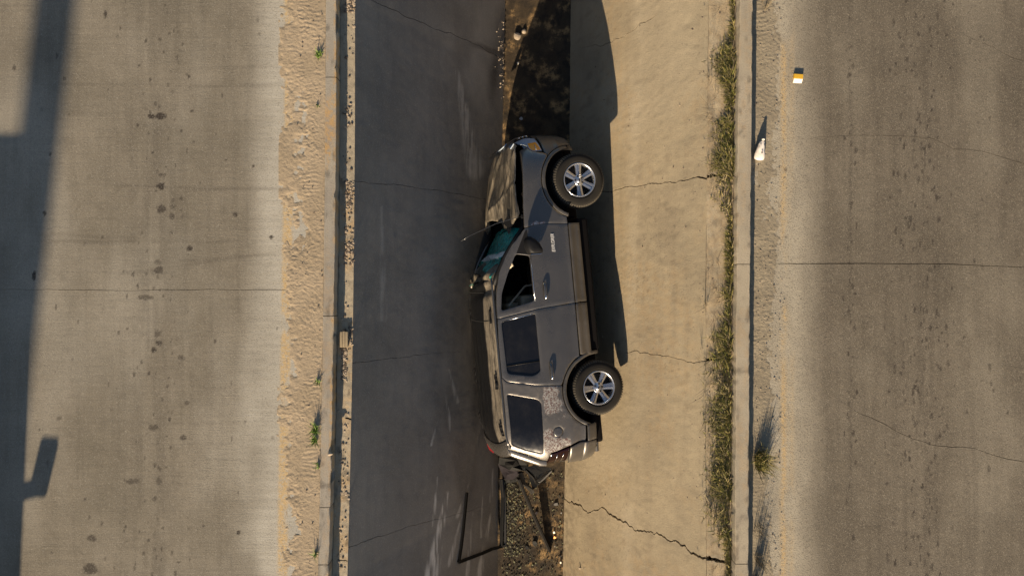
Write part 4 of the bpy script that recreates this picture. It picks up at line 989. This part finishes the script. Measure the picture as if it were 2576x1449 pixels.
g2 = blades('dry_grass', dry, M['grass_dry']); tag(g2, 'dead brown stalks among the grass strip by the right kerb', None, None, 'stuff')
def tuft(name, label, cat, x, y, z, n, hr, spread, mat, group=None, lean=(.2, 1.1), w=.008, az=None):
    X, Y, Z = flat(x, y, z); o_ = []
    for k in range(n):
        a = rnd.uniform(0, 2 * math.pi) if az is None else az + rnd.gauss(0, .6); r_ = spread * math.sqrt(rnd.random())
        b = rnd.uniform(0, 2 * math.pi); o_.append((r_ * math.cos(b), r_ * math.sin(b) * 1.5, 0, rnd.uniform(*hr), a, rnd.uniform(*lean), w * rnd.uniform(.6, 1.3)))
    o = blades(name, o_, mat); o.location = (X, Y, Z); tag(o, label, cat, group); return o
tuft('grass_tuft', 'large green and yellow grass tuft on the dirt just right of the right kerb', 'grass tuft', 1912, 1158, ZR + .005, 340, (.08, .28), .085, M['grass'], lean=(.1, .7))
tuft('dry_stalk_tuft', 'tall thin dead stalks rising above the large grass tuft right of the right kerb', 'dry grass', 1914, 1135, ZR + .005, 22, (.22, .38), .07, M['grass_dry'], lean=(.02, .18), w=.006)
for i, (x, y, n, lab) in enumerate([(1907, 1330, 34, 'thin dead grass right of the right kerb, below the large green tuft'), (1909, 1405, 60, 'dense dead grass clump by the right kerb near the bottom of the picture'), (1903, 1462, 90, 'tall dead grass beside the kerb joint at the bottom edge'), (1927, 10, 30, 'dead grass bunch on the dirt right of the right kerb at the top edge')]):
    tuft('dry_grass_tuft', lab, 'dry grass', x, y, ZR + .004, n, (.14, .36), .06, M['grass_dry'], 'dry grass along the right kerb', lean=(.02, .35), w=.006)
for x, y, n, hr, lab in [(803, 140, 46, (.03, .08), 'low bright green weed on the dirt beside the upper left kerb'), (793, 1080, 60, (.05, .14), 'spiky green weed beside the left kerb, upper of the close pair low in the picture'), (791, 1108, 44, (.04, .10), 'small green weed beside the left kerb, lower of the close pair low in the picture'), (799, 1172, 14, (.04, .09), 'sparse sprig on the dirt by the left kerb below the green weed pair'), (796, 1395, 16, (.05, .12), 'thin sprig beside the left kerb near the bottom of the picture'), (800, 960, 14, (.04, .09), 'dark sprig beside the left kerb level with the back of the car'), (802, 268, 10, (.03, .06), 'tiny sprout beside the left kerb below the bright green weed')]:
    tuft('weed', lab, 'weed', x, y, ZL + .012, n, hr, .03, M['weed'], 'weeds beside the left kerb', w=.012)
for x, y, n, lab in [(1775, 770, 26, 'dry bare weed sprawling on the right slope edge level with the car door'), (1762, 905, 14, 'small dry weed at the right slope edge level with the rear wheel'), (1785, 200, 18, 'dry weed beside the grass strip near the top right of the channel')]:
    tuft('dry_weed', lab, 'weed', x, y, ZRl - .005, n, (.08, .2), .02, M['grass_dry'], 'dry weeds at the right slope edge', lean=(.4, 1.3), w=.004, az=math.pi * .75)

# ------------------------------------------------------------------ stones, rubble and litter
M['stone'] = simple('stone', (.42, .34, .25), .9, 0, .4, 20)
M['stone_d'] = simple('dark_clod', (.13, .10, .075), .95, 0, .4, 20)
def rock_mesh(r, sq=(1, 1, .7), seed=0):
    bm = bmesh.new(); bmesh.ops.create_icosphere(bm, subdivisions=1, radius=r); rg_ = random.Random(seed)
    for v_ in bm.verts:
        k = rg_.uniform(.65, 1.15); v_.co = Vector((v_.co.x * k * sq[0], v_.co.y * k * sq[1], v_.co.z * k * sq[2]))
    return bm
def rocks(name, lst, mat, label=None, kind='stuff'):
    V = []; Fc = []
    protos = []
    for s_ in range(6):
        bm = rock_mesh(1, seed=s_); bm.verts.ensure_lookup_table(); protos.append((np.array([tuple(v_.co) for v_ in bm.verts]), [tuple(v_.index for v_ in f.verts) for f in bm.faces])); bm.free()
    for p, r_ in lst:
        pv, pf = protos[rnd.randrange(6)]; a = rnd.uniform(0, 6.28); c, s_ = math.cos(a), math.sin(a); sx_, sy_ = rnd.uniform(.7, 1.3), rnd.uniform(.7, 1.3); b = len(V)
        for q in pv: X, Y = q[0] * sx_, q[1] * sy_; V.append((p[0] + r_ * (X * c - Y * s_), p[1] + r_ * (X * s_ + Y * c), p[2] + r_ * q[2] * .8))
        Fc += [tuple(i + b for i in f) for f in pf]
    o = mesh_obj(name, V, Fc, mat); o['kind'] = kind
    if label: o['label'] = label
    return o
lst = []; ld = []
for y0, y1, x0, x1, n in [(0, 32, 868, 893, 60), (265, 300, 866, 885, 14), (455, 520, 866, 890, 70), (520, 660, 868, 890, 40), (610, 665, 866, 889, 60), (820, 880, 879, 888, 34), (876, 960, 860, 872, 60), (1110, 1260, 862, 880, 24), (0, 1449, 866, 892, 120)]:
    for k in range(n):
        y = rnd.uniform(y0, y1); sh = -.014 * (y - 0) ; x = rnd.uniform(x0, x1) + (sh if (y1 - y0) > 900 else 0); (lst if rnd.random() < .55 else ld).append((flat(x, y, ZLl + .004), rnd.uniform(.006, .02)))
for k in range(240): y = rnd.uniform(-20, 1470); lst.append((flat(rnd.uniform(1898, 1975), y, ZR + .008), rnd.uniform(.003, .010)))
for k in range(160): y = rnd.uniform(-20, 1470); ld.append((flat(rnd.uniform(1898, 1965), y, ZR + .008), rnd.uniform(.003, .010)))
for k in range(70): y = rnd.uniform(-20, 1470); ld.append((flat(rnd.uniform(1740, 1850), y, ZRl + .004), rnd.uniform(.005, .014)))
for k in range(90):
    y = rnd.uniform(-20, 1470); x = rnd.uniform(1440, 1770); p = spSR.pt(x, y, .002); (lst if rnd.random() < .5 else ld).append((tuple(p), rnd.uniform(.004, .011)))
for k in range(60): y = rnd.uniform(-20, 1470); ld.append((flat(rnd.uniform(745, 812), y, ZL + .014), rnd.uniform(.004, .012)))
# spall along the toe of the left slope near the top
for k in range(60):
    y = rnd.gauss(140, 50); x = 1266 - abs(rnd.gauss(0, 7)) + .0 * y; p = spSL.pt(min(x, 1267), y, .01); (lst if rnd.random() < .7 else ld).append((tuple(p), rnd.uniform(.006, .018)))
rocks('loose_stones', lst, M['stone'], 'pale loose stones and concrete crumbs scattered along ledges and slopes')
rocks('loose_clods', ld, M['stone_d'], 'dark crumbs of earth scattered along ledges and slopes')
def one_rock(name, label, cat, loc, r_, mat, seed, group=None):
    bm = rock_mesh(r_, seed=seed); bmesh.ops.subdivide_edges(bm, edges=bm.edges[:], cuts=1, smooth=.3)
    me = bpy.data.meshes.new(name); bm.to_mesh(me); bm.free(); me.materials.append(mat); o = bpy.data.objects.new(name, me); COL.objects.link(o); o.location = loc; tag(o, label, cat, group); return o
one_rock('rock', 'fist sized tan rock sitting on top of the left kerb, lower half of the picture', 'rock', flat(830, 1141, ZLk + .02), .034, M['stone'], 3)
one_rock('rock', 'pale rock on the muddy channel floor near the top of the picture', 'rock', flat(1302, 92, .03), .075, M['stone'], 4)
one_rock('rock', 'smaller pale rock beside the larger one on the channel floor near the top', 'rock', flat(1318, 80, .02), .045, M['stone'], 6)
one_rock('rock', 'small stone lying on the right slope near the bottom of the picture', 'rock', tuple(spSR.pt(1461, 1428, .015)), .022, M['stone'], 5)

# weathered wooden block on the left ledge
M['wood'] = simple('weathered_wood', (.38, .30, .19), .9, 0, .5, 30)
wb = empty('wooden_block', flat(868.5, 853, ZLl), 'small weathered wooden slatted block lying on the narrow ledge below the left kerb', 'wooden block')
for i, (x0, x1) in enumerate(((-.050, -.020), (-.017, .012), (.015, .046))):
    box('plank', x0, x1, -.095, .095 + .006 * (i % 2), .045, .070, M['wood'], wb, .004)
for y0 in (-.085, -.01, .065): box('cross_piece', -.048, .044, y0, y0 + .022, .0, .044, M['wood'], wb, .003)

# yellow and white road marker
M['yellow'] = simple('yellow_plastic', (.72, .42, .03), .5, 0, .25, 60)
M['white_p'] = simple('white_plastic', (.78, .72, .60), .5, 0, .12, 40)
mk = empty('road_marker', flat(2006, 199, ZR), 'small yellow and white raised marker block on the right road near the top', 'road marker'); mk.rotation_euler = (0, 0, math.radians(-4))
def wedge(name, pr, w0, w1, mat, parent):
    n = len(pr); V = [(-w0, y, z) for y, z in pr] + [(w1, y, z) for y, z in pr]
    return mesh_obj(name, V, [tuple(range(n)), tuple(range(2 * n - 1, n - 1, -1))] + [(i, i + n, (i + 1) % n + n, (i + 1) % n) for i in range(n)], mat, parent)
wedge('marker_body', [(.052, 0), (.050, .034), (.046, .038), (-.004, .038), (-.006, .030), (-.006, 0)], .056, .054, M['yellow'], mk)
wedge('reflector_face', [(-.007, 0), (-.007, .034), (-.012, .036), (-.046, .016), (-.054, 0)], .054, .052, M['white_p'], mk)

# crushed white bottle
V = []; Fc = []; n = 16; prof = [(-.118, .022), (-.112, .045), (-.09, .056), (-.05, .060), (0, .058), (.04, .050), (.075, .040), (.105, .030), (.112, .018), (.128, .016)]
for i, (y, r_) in enumerate(prof):
    for k in range(n):
        a = 2 * math.pi * k / n; rr_ = r_ * (1 + .7 * float(fbm(y * 26, a * 2, 2, 5) - .5) - .16 * max(0., math.sin(y * 55 + a * 2)) * (y > -.02)); V.append((rr_ * math.cos(a), y, .055 + rr_ * .85 * math.sin(a) + .03 * max(0, y) / .12 + (-.012 if abs(math.sin(a * 2 + y * 40)) > .8 else 0)))
for i in range(len(prof) - 1):
    for k in range(n): Fc.append((i * n + k, (i + 1) * n + k, (i + 1) * n + (k + 1) % n, i * n + (k + 1) % n))
Fc += [tuple(range(n)), tuple(range(len(V) - n, len(V)))[::-1]]
bt = empty('plastic_bottle', flat(1909, 380, ZR + .006), 'crushed white plastic bottle lying on the dirt right of the right kerb', 'bottle'); bt.rotation_euler = (math.radians(7), 0, math.radians(-9))
mesh_obj('bottle_shell', V, Fc, simple('dirty_white_plastic', (.80, .74, .68), .45, 0, .35, 25), bt, True)
tube('cap', [(0, .125, .088), (0, .146, .090)], .018, M['white_p'], bt, 12)
shard('torn_hole', [(.004, -.04, .113), (.016, -.032, .113), (.012, -.012, .113), (-.002, -.018, .113)], .001, M['gap'], bt)

# ------------------------------------------------------------------ wreckage around the back of the car
M['trim_p'] = simple('torn_trim_lining', (.020, .016, .020), .8, 0, .45, 14, Specular_IOR_Level=.15)
M['rubber'] = simple('black_rubber', (.009, .009, .009), .65, 0, .4, 20, Specular_IOR_Level=.15)
M['frag'] = simple('dark_glass_fragment', (.006, .007, .009), .16, 0, .4, 30, Specular_IOR_Level=.25)
M['strip'] = simple('body_trim_strip', (.030, .028, .026), .5, .3, .3, 20)
P_ = lambda x, y, o=.02: tuple(spSL.pt(x, y, o))
fr = empty('window_frame', tuple(spSL.pt(1210, 1400, .0)), 'black rubber window frame, U shaped, lying against the shaded slope at the bottom', 'window frame')
inv = Vector(fr.location)
def lp(ps): return [Vector(p) - inv for p in ps]
def flatbar(name, pts, w, h, mat, parent, up=(0, 0, 1)):
    V = []; Fc = []; pts = [Vector(p) for p in pts]
    for i, p in enumerate(pts):
        d = (pts[min(i + 1, len(pts) - 1)] - pts[max(i - 1, 0)]).normalized(); s_ = d.cross(Vector(up)).normalized(); u_ = s_.cross(d).normalized()
        for a, b in ((-1, -1), (1, -1), (1, 1), (.3, 1), (.3, .5), (-.3, .5), (-.3, 1), (-1, 1)): V.append(p + s_ * a * w + u_ * b * h)
    n = 8
    for i in range(len(pts) - 1):
        for k in range(n): Fc.append((i * n + k, i * n + (k + 1) % n, (i + 1) * n + (k + 1) % n, (i + 1) * n + k))
    Fc += [tuple(range(n))[::-1], tuple(range(len(V) - n, len(V)))]
    return mesh_obj(name, V, Fc, mat, parent)
un = tuple(spSL.nrm())
flatbar('frame_bar', lp([P_(1172, 1238), P_(1169, 1270), P_(1162, 1340), P_(1157, 1380), P_(1153, 1404), P_(1151, 1413)]), .022, .014, M['rubber'], fr, un)
flatbar('frame_bar', lp([P_(1151, 1413), P_(1175, 1404), P_(1210, 1391), P_(1235, 1380), (flat(1262, 1374, .03)), (flat(1271, 1372, .03))]), .020, .014, M['rubber'], fr, un)
flatbar('frame_bar', lp([flat(1260, 1372, .05), flat(1263, 1300, .06), flat(1264, 1250, .06), flat(1260, 1205, .10)]), .026, .016, M['rubber'], fr)
flatbar('frame_bar', lp([flat(1271, 1372, .02), flat(1270, 1300, .03), flat(1269, 1250, .04), flat(1264, 1205, .06)]), .016, .012, M['strip'], fr)
st_ = empty('trim_strip', flat(1381, 1384, 0), 'long straight body trim strip leaning from the car tail onto the channel floor', 'trim strip'); b0 = Vector(st_.location)
o1, o2, o3 = Vector(flat(1303, 1203, .46)), Vector(flat(1340, 1292, .25)), Vector(flat(1382, 1386, .03))
flatbar('strip_body', [o1 - b0, o2 - b0, o3 - b0], .014, .05, M['strip'], st_, (.35, 0, 1))
flatbar('seal', [o1 - b0 + Vector((.016, .0, -.03)), o2 - b0 + Vector((.018, 0, -.03)), o3 - b0 + Vector((.018, .02, -.01))], .010, .035, M['rubber'], st_, (.35, 0, 1))
def crumple(name, outline, z0, amp, mat, parent, seed, org):
    """faceted crushed sheet: outline in picture stations with its own heights"""
    rg_ = random.Random(seed); pts = [Vector(flat(x, y, z)) for x, y, z in outline]; c = sum(pts, Vector()) / len(pts)
    V = [c + Vector((0, 0, amp))]; n = len(pts)
    for p in pts: V.append(p.copy())
    for p in pts: V.append(c.lerp(p, .5) + Vector((rg_.uniform(-.02, .02), rg_.uniform(-.02, .02), rg_.uniform(-amp, amp))))
    Fc = []
    for i in range(n):
        j = (i + 1) % n; Fc += [(0, n + 1 + i, n + 1 + j), (n + 1 + i, 1 + i, 1 + j), (n + 1 + i, 1 + j, n + 1 + j)]
    m = len(V); V += [v_ - Vector((0, 0, .006)) for v_ in V[:m]]; Fc += [tuple(k + m for k in f[::-1]) for f in Fc] + [(1 + i, 1 + i + m, 1 + (i + 1) % n + m, 1 + (i + 1) % n) for i in range(n)]
    return mesh_obj(name, [v_ - Vector(org) for v_ in V], Fc, mat, parent)
tp = empty('torn_trim_panel', flat(1285, 1190, 0), 'crumpled dark lining panel spilled out under the car tail', 'car panel'); og = tp.location
crumple('lining', [(1252, 1166, .30), (1262, 1190, .22), (1272, 1206, .18), (1290, 1206, .2), (1303, 1196, .34), (1318, 1186, .40), (1296, 1184, .42), (1275, 1177, .38)], 0, .06, M['trim_p'], tp, 3, og)
crumple('torn_backing', [(1256, 1150, .38), (1254, 1168, .34), (1282, 1182, .40), (1318, 1184, .46), (1330, 1170, .5), (1300, 1150, .5)], 0, .07, M['rubber'], tp, 4, og)
crumple('torn_backing', [(1268, 1204, .12), (1275, 1214, .08), (1298, 1212, .1), (1312, 1200, .2), (1300, 1196, .3)], 0, .03, M['rubber'], tp, 8, og)
tg2 = empty('broken_tailgate_glass', flat(1345, 1200, 0), 'dark curved broken glass panel hanging below the car tail', 'broken glass'); og = tg2.location
crumple('glass_sheet', [(1312, 1176, .62), (1330, 1195, .48), (1340, 1232, .20), (1352, 1222, .24), (1384, 1188, .42), (1388, 1176, .6), (1345, 1170, .7)], 0, .015, M['frag'], tg2, 5, og)
flatbar('glass_edge', [Vector(flat(1322, 1182, .60)) - og, Vector(flat(1342, 1202, .47)) - og, Vector(flat(1346, 1212, .40)) - og, Vector(flat(1355, 1215, .36)) - og, Vector(flat(1365, 1207, .40)) - og, Vector(flat(1388, 1184, .50)) - og], .008, .01, M['strip'], tg2)
flatbar('panel_edge', [Vector(flat(1308, 1190, .45)) - og, Vector(flat(1318, 1215, .30)) - og, Vector(flat(1336, 1232, .12)) - og, Vector(flat(1340, 1240, .05)) - og], .035, .006, M['strip'], tg2)
# fragments on the floor
fragments = [(1395, 1351, .028, 'amber', 'bright orange lens fragment on the channel floor near the trim strip end', 'orange_lens_fragment'),
             (1394, 1338, .026, 'white_p', 'white plastic fragment just above the orange fragment on the channel floor', 'white_fragment'),
             (1396, 1373, .016, 'white_p', 'thin white sliver just below the orange fragment on the channel floor', 'white_fragment'),
             (1412, 1290, .018, 'white_p', 'white sliver near the floor edge level with the middle of the trim strip', 'white_fragment'),
             (1410, 1414, .022, 'white_p', 'white fragment at the right floor edge near the bottom of the picture', 'white_fragment'),
             (1398, 1268, .045, 'strip', 'grey angular shard at the right of the channel floor where the big crack starts', 'grey_shard'),
             (1345, 1366, .055, 'rubber', 'curved black plastic piece left of the lower end of the trim strip', 'black_fragment'),
             (1325, 1377, .045, 'rubber', 'black plastic piece further left of the lower end of the trim strip', 'black_fragment'),
             (1410, 1398, .035, 'rubber', 'black plastic piece at the right floor edge near the bottom', 'black_fragment'),
             (1349, 1290, .035, 'trim_p', 'small dark torn piece beside the middle of the trim strip', 'black_fragment'),
             (1311, 298, .035, 'lens', 'pale clear lens piece in the shaded channel floor above the car nose', 'clear_lens_fragment'),
             (1303, 160, .022, 'white_p', 'tiny white scrap on the channel floor at the edge of the car shadow', 'white_fragment')]
for i, (x, y, r_, m_, lab, nm) in enumerate(fragments):
    rg_ = random.Random(i + 20); n = rg_.randint(4, 6); a0 = rg_.uniform(0, 6); X, Y, Z = flat(x, y, .018)
    pts = [(r_ * rg_.uniform(.5, 1.1) * math.cos(a0 + 6.283 * k / n), r_ * rg_.uniform(.6, 1.2) * math.sin(a0 + 6.283 * k / n), 0) for k in range(n)]
    o = shard(nm, pts, .005, M[m_], None); o.location = (X, Y, Z); o.rotation_euler = (rg_.uniform(-.3, .5), rg_.uniform(-.3, .3), 0); tag(o, lab, 'fragment', 'broken pieces on the channel floor')
V = []; Fc = []; V2 = []; F2 = []
for k in range(3000):
    q = rnd.random()
    if q < .62: x = 1268 + abs(rnd.gauss(0, 30)); y = rnd.uniform(1205, 1400) if rnd.random() < .8 else rnd.uniform(1200, 1460)
    else: x = rnd.uniform(1262, 1416); y = rnd.uniform(1190, 1460)
    if x > 1416: continue
    X, Y, Z = flat(x, y, .012); r_ = .003 + .017 * rnd.random() ** 3; a = rnd.uniform(0, 6.28); tz = rnd.uniform(-.6, .6)
    lst_v, lst_f = (V, Fc) if rnd.random() < .26 else (V2, F2)
    b = len(lst_v)
    for j in range(4): aa = a + j * 1.5708; rr_ = r_ * rnd.uniform(.7, 1.2); lst_v.append((X + rr_ * math.cos(aa), Y + rr_ * math.sin(aa), Z + rr_ * math.cos(aa) * tz + .004))
    for j in range(4): p = lst_v[b + j]; lst_v.append((p[0], p[1], p[2] - .005))
    lst_f += [(b, b + 1, b + 2, b + 3)] + [(b + j, b + j + 4, b + (j + 1) % 4 + 4, b + (j + 1) % 4) for j in range(4)]
o = mesh_obj('glass_crumbs', V, Fc, simple('glass_crumb', (.30, .29, .17), .2, 0, .6, 60)); tag(o, 'crumbs of shattered glass on the muddy channel floor behind the car', None, None, 'stuff')
o = mesh_obj('dark_crumbs', V2, F2, simple('dark_crumb', (.035, .03, .018), .8, 0, .5, 60)); tag(o, 'dark crumbs of mud and plastic on the channel floor behind the car', None, None, 'stuff')

# ------------------------------------------------------------------ just outside the frame: what casts the shadows on the left road
M['suv_paint'] = simple('dark_blue_paint', (.03, .04, .06), .3, .3, .2, 4, Coat_Weight=.4)
sv = empty('parked_vehicle', (-7.87, -3.42, ZL), 'dark long boxy van parked on the left road just outside the frame', 'van'); sv.rotation_euler = (0, 0, math.radians(-2.6))
def prism(name, pr, x0, x1, mat, parent, bev=.05):
    bm = bmesh.new(); a = [bm.verts.new((x0, y, z)) for y, z in pr]; b = [bm.verts.new((x1, y, z)) for y, z in pr]; n = len(pr)
    bm.faces.new(a); bm.faces.new(b[::-1])
    for i in range(n): bm.faces.new((a[i], b[i], b[(i + 1) % n], a[(i + 1) % n])[::-1])
    bmesh.ops.recalc_face_normals(bm, faces=bm.faces); bmesh.ops.bevel(bm, geom=bm.edges[:], offset=bev, segments=3, affect='EDGES')
    me = bpy.data.meshes.new(name); bm.to_mesh(me); bm.free(); me.materials.append(mat); me.polygons.foreach_set('use_smooth', [True] * len(me.polygons)); o = bpy.data.objects.new(name, me); COL.objects.link(o); o.parent = parent; return o
prism('body', [(0, .45), (0, 1.15), (-8.0, 1.15), (-8.05, .45)], -.93, .93, M['suv_paint'], sv)
prism('cabin', [(0, 1.12), (-.03, 2.2), (-7.95, 2.2), (-8.0, 1.12)], -.93, .93, M['suv_paint'], sv, .04)
for sg in (-1, 1):
    for y0, y1 in ((-.25, -1.2), (-1.35, -2.3), (-3.2, -4.6), (-4.8, -6.2), (-6.4, -7.7)): box('window', sg * .92 - .02, sg * .92 + .02, y1, y0, 1.35, 1.95, M['tint'], sv, .01)
    for yy in (-1.3, -6.6):
        w = bpy.data.objects.new('wheel', None); COL.objects.link(w); w.parent = sv; w.location = (sg * .86, yy, .38); w.rotation_euler = (0, 0, math.pi / 2 * (1 if sg > 0 else -1))
        lathe('tyre', [(.22, -.10), (.34, -.12), (.38, -.08), (.38, .08), (.34, .12), (.22, .10)], 28, M['tyre'], w); lathe('rim', [(.22, .10), (.20, .06), (.08, .09), (0, .09)], 20, M['alloy'], w)
    mm = box('side_mirror', min(sg * 1.34, sg * 1.56), max(sg * 1.34, sg * 1.56), -2.44, -2.34, 1.38, 1.66, M['plastic'], sv, .04)
    tube('mirror_arm', [(sg * .90, -2.40, 1.36), (sg * 1.42, -2.40, 1.42)], .05, M['plastic'], mm, 8)
box('bumper', -.9, .9, -.02, .10, .4, .65, M['plastic'], sv, .03)
for sg in (-1, 1): box('headlight', sg * .7 - .13, sg * .7 + .13, -.02, .03, .74, .94, M['lens'], sv, .02)
up_ = empty('utility_pole', (-8.50, -21.9, ZL), 'tall grey utility pole leaning over left of the road, outside the frame', 'pole')
lathe_o = tube('pole_shaft', [(.08, 0, -.3), (-1.16, 0, 4), (-2.61, 0, 9), (-4.35, 0, 15)], [.22, .22, .24, .28], M['kerb'], up_, 16)
tube('base_collar', [(0, 0, 0), (0, 0, .35)], .34, M['kerb'], up_, 16)
